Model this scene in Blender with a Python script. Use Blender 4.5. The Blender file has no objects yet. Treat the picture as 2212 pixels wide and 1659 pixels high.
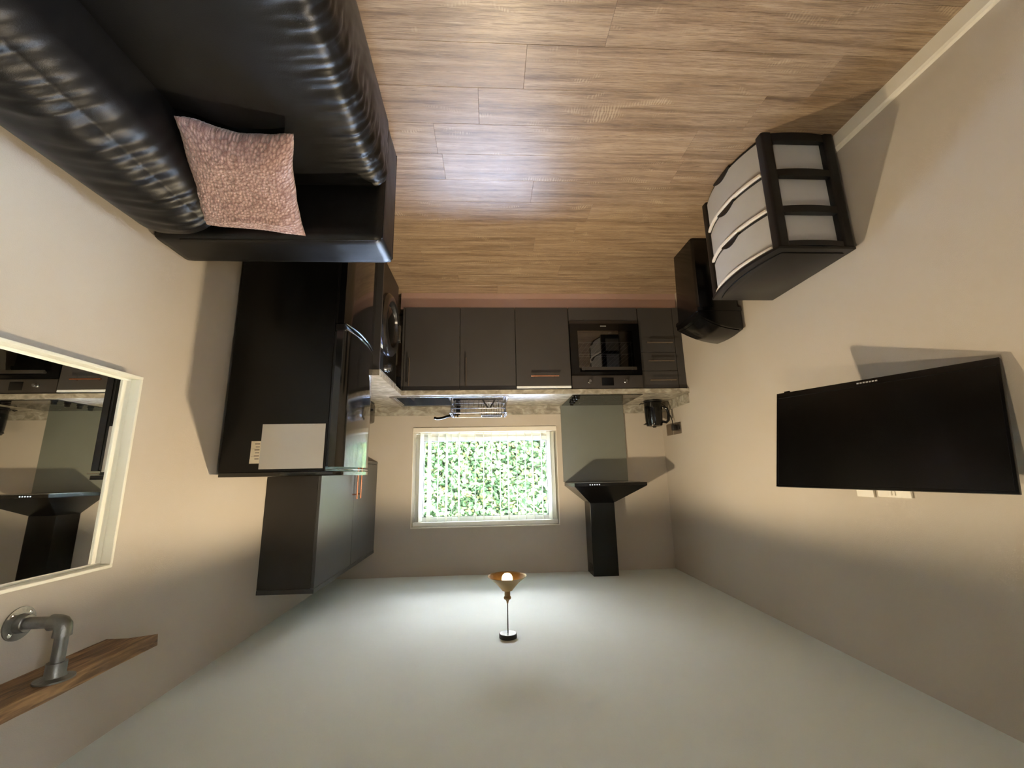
import bpy, bmesh, math, random
import numpy as np
from mathutils import Vector, Matrix, noise
R = math.radians
random.seed(7)
scene = bpy.context.scene
COL = scene.collection

# ------------------------------------------------------------------ camera
CAM_H, F_PX, PITCH, YAW, ROLL = 1.5459, 916.10, R(-12.054), R(-3.2068), R(-1.1178)
cam_d = bpy.data.cameras.new('camera')
cam = bpy.data.objects.new('camera', cam_d); COL.objects.link(cam)
cam_d.sensor_fit = 'HORIZONTAL'; cam_d.sensor_width = 36.0
cam_d.lens = 36.0 * F_PX / 2212.0
cam_d.clip_start = 0.02
fwd = Vector((math.sin(YAW)*math.cos(PITCH), math.cos(YAW)*math.cos(PITCH), math.sin(PITCH)))
r0 = Vector((math.cos(YAW), -math.sin(YAW), 0)); u0 = r0.cross(fwd)
rt = math.cos(ROLL)*r0 + math.sin(ROLL)*u0; up = -math.sin(ROLL)*r0 + math.cos(ROLL)*u0
rt, up = -rt, -up                      # the photograph was taken with the phone upside down
m = Matrix((rt, up, -fwd)).transposed().to_4x4(); m.translation = Vector((0, 0, CAM_H))
cam.matrix_world = m
scene.camera = cam
# ------------------------------------------------------------------ world, sun, exposure
SKY = 23.0
w = bpy.data.worlds.new('world'); scene.world = w; w.use_nodes = True
nt = w.node_tree; nt.nodes.clear()
wo = nt.nodes.new('ShaderNodeOutputWorld'); bg = nt.nodes.new('ShaderNodeBackground')
sky = nt.nodes.new('ShaderNodeTexSky'); sky.sky_type = 'NISHITA'; sky.sun_disc = False
sky.sun_elevation = R(48); sky.sun_rotation = R(150); sky.air_density = 1.0; sky.dust_density = 2.0
hs = nt.nodes.new('ShaderNodeHueSaturation'); hs.inputs['Saturation'].default_value = 0.75
nt.links.new(sky.outputs[0], hs.inputs['Color']); nt.links.new(hs.outputs[0], bg.inputs['Color'])
bg.inputs['Strength'].default_value = SKY
nt.links.new(bg.outputs[0], wo.inputs['Surface'])
sun_d = bpy.data.lights.new('sun', 'SUN'); sun_d.energy = 76.0; sun_d.angle = R(0.6); sun_d.color = (1, .96, .88)
sun = bpy.data.objects.new('sun', sun_d); COL.objects.link(sun); sun.location = (3, -3, 6)
sun.rotation_euler = Vector((-.72, .2, -.66)).to_track_quat('-Z', 'Y').to_euler()
scene.view_settings.view_transform = 'Standard'; scene.view_settings.look = 'None'
scene.view_settings.gamma = 1.0; scene.view_settings.use_curve_mapping = False
scene.view_settings.exposure = 0.05
LAMP = 124.0
try:
    scene.cycles.use_denoising = True
    scene.cycles.max_bounces = 10; scene.cycles.diffuse_bounces = 6; scene.cycles.glossy_bounces = 5
    scene.cycles.sample_clamp_indirect = 60.0
except Exception: pass

# ------------------------------------------------------------------ materials
def lin(c):
    return tuple(((v/255)/12.92 if v/255 <= .04045 else ((v/255+.055)/1.055)**2.4) for v in c) + (1,)
def mat(name, col, rough=.5, metal=0, spec=.5, bump=0, bscale=200, var=0, vscale=3, coat=0, noise_rough=0):
    m = bpy.data.materials.new(name); m.use_nodes = True; n = m.node_tree.nodes; l = m.node_tree.links
    p = n['Principled BSDF']; c = lin(col)
    p.inputs['Base Color'].default_value = c; p.inputs['Roughness'].default_value = rough
    p.inputs['Metallic'].default_value = metal; p.inputs['Specular IOR Level'].default_value = spec
    p.inputs['Coat Weight'].default_value = coat; p.inputs['Coat Roughness'].default_value = .08
    tc = n.new('ShaderNodeTexCoord')
    if bump:
        t = n.new('ShaderNodeTexNoise'); t.inputs['Scale'].default_value = bscale; t.inputs['Detail'].default_value = 3
        b = n.new('ShaderNodeBump'); b.inputs['Strength'].default_value = bump; b.inputs['Distance'].default_value = .002
        l.new(tc.outputs['Object'], t.inputs['Vector']); l.new(t.outputs['Fac'], b.inputs['Height']); l.new(b.outputs[0], p.inputs['Normal'])
    if var:
        t = n.new('ShaderNodeTexNoise'); t.inputs['Scale'].default_value = vscale; t.inputs['Detail'].default_value = 4
        mx = n.new('ShaderNodeMix'); mx.data_type = 'RGBA'
        mx.inputs['A'].default_value = tuple(v*(1-var) for v in c[:3])+(1,); mx.inputs['B'].default_value = tuple(min(1, v*(1+var)) for v in c[:3])+(1,)
        l.new(tc.outputs['Object'], t.inputs['Vector']); l.new(t.outputs['Fac'], mx.inputs['Factor']); l.new(mx.outputs['Result'], p.inputs['Base Color'])
    return m
M = {}
M['wall'] = mat('wall_paint', (186, 177, 164), .85, bump=.25, bscale=260, var=.03, vscale=2)
M['ceiling'] = mat('ceiling_paint', (220, 228, 224), .9, bump=.35, bscale=160, var=.03, vscale=4)
M['white'] = mat('white_gloss_paint', (226, 220, 206), .35, bump=.05, bscale=80, var=.02)
M['cream'] = mat('cream_frame', (222, 220, 206), .45, bump=.08, bscale=120, var=.03)
M['upvc'] = mat('white_upvc', (235, 237, 232), .3, bump=.02, bscale=60)
M['slat'] = mat('blind_fabric', (228, 228, 214), .8, bump=.2, bscale=500)
M['cab'] = mat('graphite_cabinet', (63, 61, 60), .42, bump=.06, bscale=700, var=.04, vscale=6)
M['cabwall'] = mat('graphite_wall_cabinet', (68, 68, 67), .36, bump=.05, bscale=700, var=.04, vscale=6)
M['cabdark'] = mat('graphite_carcass', (48, 45, 42), .5, bump=.05, bscale=600, var=.04)
M['black'] = mat('black_plastic', (12, 12, 13), .38, bump=.06, bscale=500, var=.05)
M['tower'] = mat('black_tower_plastic', (11, 12, 15), .34, spec=.4, bump=.08, bscale=350, var=.05)
M['bgloss'] = mat('gloss_black', (7, 7, 8), .15, bump=.01, bscale=30, var=.05)
M['fridge'] = mat('fridge_black', (9, 9, 9), .3, spec=.3, bump=.03, bscale=500, var=.05)
M['fdoor'] = mat('fridge_door_black', (12, 12, 13), .1, bump=.01, bscale=25, var=.05, coat=.5)
M['screen'] = mat('tv_screen', (5, 5, 5), .22, bump=.01, bscale=100)
M['chrome'] = mat('chrome', (225, 225, 225), .12, 1, bump=.02, bscale=40)
M['wire'] = mat('rack_wire', (120, 122, 128), .25, .9, bump=.02, bscale=80)
M['ringm'] = mat('smoked_chrome', (92, 92, 96), .2, .9, bump=.01, bscale=50)
M['rackw'] = mat('oven_rack_steel', (190, 190, 190), .4, .3, bump=.02, bscale=80)
M['steel'] = mat('stainless_steel', (170, 172, 175), .25, 1, bump=.05, bscale=300)
M['nickel'] = mat('brushed_chrome_plate', (150, 140, 130), .38, 1, bump=.08, bscale=300)
M['copper'] = mat('copper_bar', (214, 150, 118), .25, 1, bump=.03, bscale=200)
M['plinth'] = mat('copper_plinth', (200, 170, 160), .42, .45, bump=.05, bscale=250, var=.05)
M['sgrey'] = mat('splashback_grey_glass', (112, 116, 108), .22, bump=.01, bscale=30, coat=.2)
M['hob'] = mat('hob_glass', (11, 11, 12), .06, bump=.005, bscale=20)
M['ovenpanel'] = mat('oven_dark_steel', (84, 80, 76), .38, .7, bump=.04, bscale=400)
M['cavity'] = mat('oven_cavity_enamel', (30, 30, 32), .45, bump=.05, bscale=300)
M['hood'] = mat('hood_black', (9, 9, 10), .24, spec=.35, bump=.02, bscale=60, var=.05)
M['cond'] = mat('antique_brass', (150, 122, 78), .42, .7, bump=.06, bscale=200, var=.08, vscale=20)
M['lining'] = mat('brass_lining', (122, 92, 52), .6, bump=.06, bscale=200, spec=.2)
M['frost'] = mat('frosted_drawer_plastic', (176, 174, 170), .5, bump=.15, bscale=500, var=.06, vscale=6)
M['froste'] = mat('frosted_drawer_edge', (222, 216, 206), .45, bump=.05, bscale=300)
M['galv'] = mat('galvanised_steel', (128, 128, 124), .42, .8, bump=.5, bscale=120, var=.2, vscale=35)
M['paper'] = mat('paper', (226, 214, 186), .8, bump=.1, bscale=300, var=.03)
M['ink'] = mat('ink', (84, 74, 60), .8, bump=.05, bscale=300)
M['board'] = mat('whiteboard', (196, 192, 184), .12, spec=.7, bump=.05, bscale=9, coat=.6)
M['wplate'] = mat('white_socket_plastic', (232, 226, 214), .35, bump=.02, bscale=90)
M['red'] = mat('red_switch', (150, 40, 30), .4, bump=.02, bscale=90)
M['label'] = mat('appliance_label_white', (225, 232, 240), .4, bump=.02, bscale=90)
M['blue'] = mat('appliance_label_blue', (60, 96, 190), .4, bump=.02, bscale=90)
M['logo'] = mat('silver_lettering', (190, 190, 190), .35, .4, bump=.02, bscale=90)
M['brick'] = mat('outside_paving', (206, 202, 194), .9, bump=.5, bscale=60, var=.2, vscale=8)
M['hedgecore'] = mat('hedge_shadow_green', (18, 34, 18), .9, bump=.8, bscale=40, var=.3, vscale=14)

def emis(name, col, s):
    m = bpy.data.materials.new(name); m.use_nodes = True; n = m.node_tree.nodes; n.clear()
    e = n.new('ShaderNodeEmission'); o = n.new('ShaderNodeOutputMaterial'); e.inputs['Color'].default_value = col; e.inputs['Strength'].default_value = s
    m.node_tree.links.new(e.outputs[0], o.inputs['Surface']); return m
M['bulb'] = emis('bulb_glow', (1, .72, .36, 1), 7.0)
M['led'] = emis('hood_button_light', (.9, .95, 1, 1), 1.2)

def leather():
    m = mat('black_leather', (9, 9, 10), .4, spec=.42)
    n = m.node_tree.nodes; l = m.node_tree.links; p = n['Principled BSDF']; tc = n['Texture Coordinate']
    v = n.new('ShaderNodeTexVoronoi'); v.inputs['Scale'].default_value = 420
    t = n.new('ShaderNodeTexNoise'); t.inputs['Scale'].default_value = 9; t.inputs['Detail'].default_value = 4
    b = n.new('ShaderNodeBump'); b.inputs['Strength'].default_value = .16; b.inputs['Distance'].default_value = .001
    b2 = n.new('ShaderNodeBump'); b2.inputs['Strength'].default_value = .1; b2.inputs['Distance'].default_value = .01
    l.new(tc.outputs['Object'], v.inputs['Vector']); l.new(tc.outputs['Object'], t.inputs['Vector'])
    l.new(v.outputs['Distance'], b.inputs['Height']); l.new(t.outputs['Fac'], b2.inputs['Height'])
    l.new(b2.outputs[0], b.inputs['Normal']); l.new(b.outputs[0], p.inputs['Normal'])
    mr = n.new('ShaderNodeMapRange'); mr.inputs['To Min'].default_value = .36; mr.inputs['To Max'].default_value = .48
    l.new(t.outputs['Fac'], mr.inputs['Value']); l.new(mr.outputs[0], p.inputs['Roughness'])
    return m
M['leather'] = leather()

def wood_floor():
    m = bpy.data.materials.new('oak_plank_vinyl'); m.use_nodes = True; n = m.node_tree.nodes; l = m.node_tree.links
    p = n['Principled BSDF']
    geo = n.new('ShaderNodeNewGeometry'); oi = n.new('ShaderNodeObjectInfo')
    off = n.new('ShaderNodeVectorMath'); off.operation = 'MULTIPLY_ADD'
    cx = n.new('ShaderNodeCombineXYZ')
    ml = n.new('ShaderNodeMath'); ml.operation = 'MULTIPLY'; ml.inputs[1].default_value = 37
    l.new(oi.outputs['Random'], ml.inputs[0]); l.new(ml.outputs[0], cx.inputs[2]); l.new(ml.outputs[0], cx.inputs[0])
    l.new(geo.outputs['Position'], off.inputs[0]); off.inputs[1].default_value = (1, 1, 1); l.new(cx.outputs[0], off.inputs[2])
    def nz(scale, sc, det=5, dist=0, rough=.55):
        mp = n.new('ShaderNodeMapping'); mp.inputs['Scale'].default_value = scale
        t = n.new('ShaderNodeTexNoise'); t.inputs['Scale'].default_value = sc; t.inputs['Detail'].default_value = det
        t.inputs['Distortion'].default_value = dist; t.inputs['Roughness'].default_value = rough
        l.new(off.outputs[0], mp.inputs[0]); l.new(mp.outputs[0], t.inputs['Vector']); return t
    g1 = nz((.5, 10, 1), 3.0, 7, .6, .6); g2 = nz((2.2, 64, 1), 5, 4, .25, .65); g3 = nz((1.2, 4, 1), 2.2, 3, 1.2); g4 = nz((1.6, 22, 1), 4, 5, 1.2)
    r1 = n.new('ShaderNodeValToRGB'); e = r1.color_ramp.elements
    e[0].position = .25; e[0].color = lin((108, 86, 64)); e[1].position = .72; e[1].color = lin((182, 158, 129))
    k = e.new(.45); k.color = lin((148, 123, 95)); k = e.new(.58); k.color = lin((166, 141, 112))
    l.new(g1.outputs['Fac'], r1.inputs[0])
    def mix(a, b, f, fac=None, mode='MULTIPLY'):
        x = n.new('ShaderNodeMix'); x.data_type = 'RGBA'; x.blend_type = mode; x.inputs['Factor'].default_value = f
        if a is not None: l.new(a, x.inputs['A'])
        if isinstance(b, tuple): x.inputs['B'].default_value = b
        else: l.new(b, x.inputs['B'])
        if fac is not None: l.new(fac, x.inputs['Factor'])
        return x.outputs['Result']
    r2 = n.new('ShaderNodeValToRGB'); e = r2.color_ramp.elements
    e[0].position = .36; e[0].color = (.46, .41, .36, 1); e[1].position = .56; e[1].color = (1.05, 1.04, 1.03, 1)
    l.new(g2.outputs['Fac'], r2.inputs[0])
    c = mix(r1.outputs[0], r2.outputs[0], .75)
    r3 = n.new('ShaderNodeValToRGB'); e = r3.color_ramp.elements
    e[0].position = .62; e[0].color = (0, 0, 0, 1); e[1].position = .78; e[1].color = (1, 1, 1, 1)
    l.new(g4.outputs['Fac'], r3.inputs[0])
    md = n.new('ShaderNodeMath'); md.operation = 'MULTIPLY'; md.inputs[1].default_value = .8; l.new(r3.outputs[0], md.inputs[0])
    c = mix(c, lin((92, 70, 50)), .5, md.outputs[0], 'MIX')
    # pale cathedral figure on some boards: a wave masked by noise
    mp = n.new('ShaderNodeMapping'); mp.inputs['Scale'].default_value = (1, .55, 1)
    wv = n.new('ShaderNodeTexWave'); wv.wave_type = 'BANDS'; wv.inputs['Scale'].default_value = 26; wv.inputs['Distortion'].default_value = 9
    wv.inputs['Detail'].default_value = 2; wv.inputs['Detail Scale'].default_value = .8
    l.new(off.outputs[0], mp.inputs[0]); l.new(mp.outputs[0], wv.inputs['Vector'])
    r4 = n.new('ShaderNodeValToRGB'); e = r4.color_ramp.elements
    e[0].position = .60; e[0].color = (0, 0, 0, 1); e[1].position = .70; e[1].color = (1, 1, 1, 1)
    l.new(g3.outputs['Fac'], r4.inputs[0])
    mm = n.new('ShaderNodeMath'); mm.operation = 'MULTIPLY'; l.new(r4.outputs[0], mm.inputs[0]); l.new(wv.outputs['Fac'], mm.inputs[1])
    mm2 = n.new('ShaderNodeMath'); mm2.operation = 'MULTIPLY'; mm2.inputs[1].default_value = .4; l.new(mm.outputs[0], mm2.inputs[0])
    c = mix(c, lin((214, 190, 152)), .5, mm2.outputs[0], 'MIX')
    mr = n.new('ShaderNodeMapRange'); mr.inputs['To Min'].default_value = .85; mr.inputs['To Max'].default_value = .98
    l.new(oi.outputs['Random'], mr.inputs['Value'])
    hv = n.new('ShaderNodeHueSaturation'); hv.inputs['Saturation'].default_value = .9; l.new(mr.outputs[0], hv.inputs['Value']); l.new(c, hv.inputs['Color'])
    l.new(hv.outputs[0], p.inputs['Base Color'])
    rr = n.new('ShaderNodeMapRange'); rr.inputs['From Min'].default_value = .35; rr.inputs['From Max'].default_value = .65
    rr.inputs['To Min'].default_value = .4; rr.inputs['To Max'].default_value = .24
    l.new(g2.outputs['Fac'], rr.inputs['Value']); l.new(rr.outputs[0], p.inputs['Roughness'])
    p.inputs['Specular IOR Level'].default_value = .38
    b = n.new('ShaderNodeBump'); b.inputs['Strength'].default_value = .3; b.inputs['Distance'].default_value = .0012
    l.new(g2.outputs['Fac'], b.inputs['Height']); l.new(b.outputs[0], p.inputs['Normal'])
    return m
M['floor'] = wood_floor()

def stone():
    m = mat('stone_effect_laminate', (150, 145, 132), .26, bump=.02, bscale=200)
    n = m.node_tree.nodes; l = m.node_tree.links; p = n['Principled BSDF']; geo = n.new('ShaderNodeNewGeometry')
    t = n.new('ShaderNodeTexNoise'); t.inputs['Scale'].default_value = 13; t.inputs['Detail'].default_value = 8; t.inputs['Distortion'].default_value = 1.0
    r = n.new('ShaderNodeValToRGB'); e = r.color_ramp.elements
    e[0].position = .3; e[0].color = lin((128, 122, 110)); e[1].position = .75; e[1].color = lin((196, 191, 178)); k = e.new(.5); k.color = lin((156, 150, 137))
    mp = n.new('ShaderNodeMapping'); mp.inputs['Scale'].default_value = (1, 1.8, 1.8)
    l.new(geo.outputs['Position'], mp.inputs[0]); l.new(mp.outputs[0], t.inputs['Vector']); l.new(t.outputs['Fac'], r.inputs[0]); l.new(r.outputs[0], p.inputs['Base Color'])
    return m
M['stone'] = stone()

def rustic():
    m = mat('rustic_waxed_wood', (120, 82, 50), .55)
    n = m.node_tree.nodes; l = m.node_tree.links; p = n['Principled BSDF']; geo = n.new('ShaderNodeNewGeometry')
    mp = n.new('ShaderNodeMapping'); mp.inputs['Scale'].default_value = (14, 1.6, 14)
    t = n.new('ShaderNodeTexNoise'); t.inputs['Scale'].default_value = 4; t.inputs['Detail'].default_value = 6; t.inputs['Distortion'].default_value = 1.2
    r = n.new('ShaderNodeValToRGB'); e = r.color_ramp.elements
    e[0].position = .3; e[0].color = lin((78, 56, 36)); e[1].position = .7; e[1].color = lin((182, 144, 98)); k = e.new(.5); k.color = lin((134, 102, 68))
    b = n.new('ShaderNodeBump'); b.inputs['Strength'].default_value = .5; b.inputs['Distance'].default_value = .002
    l.new(geo.outputs['Position'], mp.inputs[0]); l.new(mp.outputs[0], t.inputs['Vector']); l.new(t.outputs['Fac'], r.inputs[0])
    l.new(r.outputs[0], p.inputs['Base Color']); l.new(t.outputs['Fac'], b.inputs['Height']); l.new(b.outputs[0], p.inputs['Normal'])
    return m
M['rustic'] = rustic()

def chenille():
    m = mat('pink_chenille', (206, 168, 156), .95)
    n = m.node_tree.nodes; l = m.node_tree.links; p = n['Principled BSDF']
    uv = n.new('ShaderNodeUVMap'); v = n.new('ShaderNodeTexVoronoi'); v.inputs['Scale'].default_value = 36; v.inputs['Randomness'].default_value = .75
    r = n.new('ShaderNodeValToRGB'); e = r.color_ramp.elements
    e[0].position = .1; e[0].color = lin((216, 184, 180)); e[1].position = .75; e[1].color = lin((160, 128, 124))
    t = n.new('ShaderNodeTexNoise'); t.inputs['Scale'].default_value = 160
    a = n.new('ShaderNodeMath'); a.operation = 'MULTIPLY_ADD'; a.inputs[1].default_value = .35
    l.new(uv.outputs[0], v.inputs['Vector']); l.new(uv.outputs[0], t.inputs['Vector']); l.new(t.outputs['Fac'], a.inputs[0]); l.new(v.outputs['Distance'], a.inputs[2])
    b = n.new('ShaderNodeBump'); b.invert = True; b.inputs['Strength'].default_value = 1.0; b.inputs['Distance'].default_value = .010
    l.new(v.outputs['Distance'], r.inputs[0]); l.new(r.outputs[0], p.inputs['Base Color'])
    l.new(a.outputs[0], b.inputs['Height']); l.new(b.outputs[0], p.inputs['Normal'])
    p.inputs['Sheen Weight'].default_value = .4; p.inputs['Sheen Roughness'].default_value = .4
    return m
M['chenille'] = chenille()

def thin_glass(name, tint=(1, 1, 1), refl=0.0, rough=0.0):
    m = bpy.data.materials.new(name); m.use_nodes = True; n = m.node_tree.nodes; l = m.node_tree.links; n.clear()
    o = n.new('ShaderNodeOutputMaterial'); t = n.new('ShaderNodeBsdfTransparent'); g = n.new('ShaderNodeBsdfGlossy'); x = n.new('ShaderNodeMixShader')
    t.inputs[0].default_value = tuple(tint)+(1,); g.inputs['Roughness'].default_value = rough
    fr = n.new('ShaderNodeFresnel'); fr.inputs['IOR'].default_value = 1.45
    ad = n.new('ShaderNodeMath'); ad.operation = 'ADD'; ad.use_clamp = True; ad.inputs[1].default_value = refl; l.new(fr.outputs[0], ad.inputs[0])
    l.new(ad.outputs[0], x.inputs[0]); l.new(t.outputs[0], x.inputs[1]); l.new(g.outputs[0], x.inputs[2]); l.new(x.outputs[0], o.inputs['Surface'])
    return m
M['glass'] = thin_glass('window_glass'); M['ovenglass'] = thin_glass('tinted_oven_glass', (.5, .5, .5), refl=.14)
M['tray'] = thin_glass('clear_plastic', (.72, .72, .8), rough=.1)
M['mirror'] = mat('mirror_silver', (236, 238, 236), .01, 1, bump=.002, bscale=3)

def leaves():
    m = mat('ivy_leaf', (70, 110, 50), .55, spec=.03); n = m.node_tree.nodes; l = m.node_tree.links; p = n['Principled BSDF']
    geo = n.new('ShaderNodeNewGeometry'); r = n.new('ShaderNodeValToRGB'); e = r.color_ramp.elements
    e[0].position = 0; e[0].color = lin((24, 40, 22)); e[1].position = 1; e[1].color = lin((78, 84, 56))
    k = e.new(.35); k.color = lin((33, 50, 30)); k = e.new(.7); k.color = lin((49, 64, 43)); k = e.new(.95); k.color = lin((62, 64, 34))
    l.new(geo.outputs['Random Per Island'], r.inputs[0]); l.new(r.outputs[0], p.inputs['Base Color'])
    b = n.new('ShaderNodeBump'); b.inputs['Strength'].default_value = .2
    t = n.new('ShaderNodeTexNoise'); t.inputs['Scale'].default_value = 60; l.new(t.outputs['Fac'], b.inputs['Height']); l.new(b.outputs[0], p.inputs['Normal'])
    return m
M['leaf'] = leaves()

# ------------------------------------------------------------------ helpers
def wloc(o):
    v = Vector((0, 0, 0))
    while o: v += o.location; o = o.parent
    return v
def link(name, bm, mt, parent=None, smooth=False, origin=None):
    """bm holds WORLD coordinates; the object gets its origin at the base centre of its shape."""
    if isinstance(bm, bpy.types.Mesh): me = bm
    else:
        me = bpy.data.meshes.new(name); bm.normal_update(); bm.to_mesh(me); bm.free()
    co = np.empty(len(me.vertices)*3, 'f'); me.vertices.foreach_get('co', co); co = co.reshape(-1, 3)
    if origin is None:
        mn, mx = co.min(0), co.max(0); origin = ((mn[0]+mx[0])/2, (mn[1]+mx[1])/2, mn[2])
    co -= np.array(origin, 'f'); me.vertices.foreach_set('co', co.ravel()); me.update()
    o = bpy.data.objects.new(name, me); COL.objects.link(o)
    o.location = Vector(origin) - (wloc(parent) if parent else Vector((0, 0, 0))); o.parent = parent
    for k in (mt if isinstance(mt, (list, tuple)) else [mt]): me.materials.append(k)
    if smooth:
        me.polygons.foreach_set('use_smooth', [True]*len(me.polygons))
    return o
def tag(o, label=None, cat=None, group=None, kind=None):
    if label: o['label'] = label
    if cat: o['category'] = cat
    if group: o['group'] = group
    if kind: o['kind'] = kind
    return o
def thing(name, label, cat, loc, group=None):
    o = bpy.data.objects.new(name, None); COL.objects.link(o); o.location = loc; o.empty_display_size = .1
    return tag(o, label, cat, group)
def bevel(bm, r, seg=2, edges=None):
    if r > 0: bmesh.ops.bevel(bm, geom=edges or bm.edges[:], offset=r, segments=seg, affect='EDGES', profile=.5)
    return bm
def abox(bm, x, y, z):
    vs = [bm.verts.new((a, b, c)) for a in x for b in y for c in z]
    for f in ((0,1,3,2), (4,6,7,5), (0,4,5,1), (2,3,7,6), (0,2,6,4), (1,5,7,3)):
        bm.faces.new([vs[i] for i in f])
    return vs
def srt(p): return (min(p), max(p))
def box(name, x, y, z, mt, parent=None, r=0.0, seg=2, smooth=None):
    bm = bmesh.new(); abox(bm, srt(x), srt(y), srt(z)); bmesh.ops.recalc_face_normals(bm, faces=bm.faces[:])
    bevel(bm, r, seg); return link(name, bm, mt, parent, smooth=False)
def boxes(name, L, mt, parent=None, r=0.0):
    bm = bmesh.new()
    for x, y, z in L:
        b2 = bmesh.new(); abox(b2, srt(x), srt(y), srt(z)); bmesh.ops.recalc_face_normals(b2, faces=b2.faces[:]); bevel(b2, r, 1)
        t = bpy.data.meshes.new('t'); b2.to_mesh(t); b2.free(); bm.from_mesh(t); bpy.data.meshes.remove(t)
    return link(name, bm, mt, parent)
def tubebm(bm, pts, rad, seg=10, closed=False):
    """a swept round tube through pts; rad number or list"""
    pts = [Vector(p) for p in pts]; n = len(pts); rads = rad if isinstance(rad, (list, tuple)) else [rad]*n
    rings = []; nrm = None
    for i, p in enumerate(pts):
        if closed: t = (pts[(i+1) % n]-pts[i-1]).normalized()
        else: t = (pts[min(i+1, n-1)]-pts[max(i-1, 0)]).normalized()
        if nrm is None:
            a = Vector((0, 0, 1)) if abs(t.z) < .9 else Vector((1, 0, 0)); nrm = t.cross(a).normalized()
        else:
            nrm = (nrm - t*nrm.dot(t)).normalized()
        b = t.cross(nrm)
        rings.append([bm.verts.new(p + rads[i]*(math.cos(2*math.pi*k/seg)*nrm + math.sin(2*math.pi*k/seg)*b)) for k in range(seg)])
    for i in range(n if closed else n-1):
        A, B = rings[i], rings[(i+1) % n]
        for k in range(seg): bm.faces.new((A[k], A[(k+1) % seg], B[(k+1) % seg], B[k]))
    if not closed: bm.faces.new(rings[0][::-1]); bm.faces.new(rings[-1])
def tube(name, pts, rad, mt, parent=None, seg=10, closed=False):
    bm = bmesh.new(); tubebm(bm, pts, rad, seg, closed); bmesh.ops.recalc_face_normals(bm, faces=bm.faces[:])
    o = link(name, bm, mt, parent, smooth=True); shade(o); return o
def shade(o, ang=35):
    me = o.data; me.polygons.foreach_set('use_smooth', [True]*len(me.polygons))
    bm = bmesh.new(); bm.from_mesh(me)
    for e in bm.edges:
        if len(e.link_faces) == 2 and e.calc_face_angle(0) > R(ang): e.smooth = False
    bm.to_mesh(me); bm.free(); return o
def lathe(name, prof, centre, axis, mt, parent=None, seg=40, cap=True):
    """prof: list of (radius, height along axis)"""
    bm = bmesh.new(); ax = Vector(axis).normalized(); a = Vector((0, 0, 1)) if abs(ax.z) < .9 else Vector((1, 0, 0))
    e1 = ax.cross(a).normalized(); e2 = ax.cross(e1); c = Vector(centre); rings = []
    for r, h in prof:
        rings.append([bm.verts.new(c + ax*h + max(r, 1e-4)*(math.cos(2*math.pi*k/seg)*e1 + math.sin(2*math.pi*k/seg)*e2)) for k in range(seg)])
    for A, B in zip(rings, rings[1:]):
        for k in range(seg): bm.faces.new((A[k], A[(k+1) % seg], B[(k+1) % seg], B[k]))
    if cap: bm.faces.new(rings[0][::-1]); bm.faces.new(rings[-1])
    bmesh.ops.recalc_face_normals(bm, faces=bm.faces[:])
    return shade(link(name, bm, mt, parent))
def prism(name, poly, axis, lo, hi, mt, parent=None, r=0.0):
    """polygon in the two other axes extruded along axis (0,1,2)"""
    bm = bmesh.new(); V = []
    for h in (lo, hi):
        row = []
        for a, b in poly:
            c = [a, b]; c.insert(axis, h); row.append(bm.verts.new(c))
        V.append(row)
    n = len(poly)
    bm.faces.new(V[0]); bm.faces.new(V[1][::-1])
    for i in range(n): bm.faces.new((V[0][i], V[1][i], V[1][(i+1) % n], V[0][(i+1) % n]))
    bmesh.ops.recalc_face_normals(bm, faces=bm.faces[:]); bevel(bm, r)
    return link(name, bm, mt, parent)

# ------------------------------------------------------------------ room shell
XL, XR, YB, YR, H = -1.6623, 1.3363, 3.9866, -1.45, 2.3974
WX0, WX1, WZ0, WZ1 = -.6348, .704, 1.1047, 1.9997
T = .26
floor = box('floor', (XL-.1, XR+.1), (YR-.1, YB+.1), (-.12, -.006), M['cabdark']); tag(floor, kind='structure')
# planks: 184.6 mm rows along X
PW, PL = .185, 1.22
y0 = 1.998 - PW*19; fixed = {1.443: .034, 1.813: .22, 1.998: -.25, 3.108: .235, 1.073: -.44, 1.628: -.98, 2.183: -.62, 2.553: .9, 3.293: -1.3, .888: .7, .703: -.1}
pc = {}
def plank(xa, xb, ya, yb):
    key = (round(xb-xa, 4), round(yb-ya, 4))
    if key not in pc:
        bm = bmesh.new(); L, W = key[0]/2-.0003, key[1]/2-.0003
        abox(bm, (-L, L), (-W, W), (-.006, 0)); bmesh.ops.recalc_face_normals(bm, faces=bm.faces[:])
        top = [e for e in bm.edges if all(v.co.z > -.001 for v in e.verts)]
        bmesh.ops.bevel(bm, geom=top, offset=.0007, segments=1, affect='EDGES')
        me = bpy.data.meshes.new('plank'); bm.to_mesh(me); bm.free(); me.materials.append(M['floor']); pc[key] = me
    o = bpy.data.objects.new('plank', pc[key]); COL.objects.link(o)
    o.parent = floor; o.location = Vector(((xa+xb)/2, (ya+yb)/2, 0)) - floor.location
k = 0
while True:
    ya = y0 + k*PW; yb = ya+PW; k += 1
    if ya >= YB: break
    if yb <= YR: continue
    ya, yb = max(ya, YR), min(yb, YB)
    j = None
    for q, v in fixed.items():
        if abs(q-(yb-PW if yb < YB else ya)) < .02: j = v
    if j is None: j = random.uniform(-1, 1)
    xs = [XL]; x = j - PL*4
    while x < XR:
        if x > XL+.05 and x < XR-.05: xs.append(x)
        x += PL
    xs.append(XR)
    for a, b in zip(xs, xs[1:]): plank(a, b, ya, yb)
tag(box('ceiling', (XL-.1, XR+.1), (YR-.1, YB+T), (H, H+.12), M['ceiling']), kind='structure')
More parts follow.
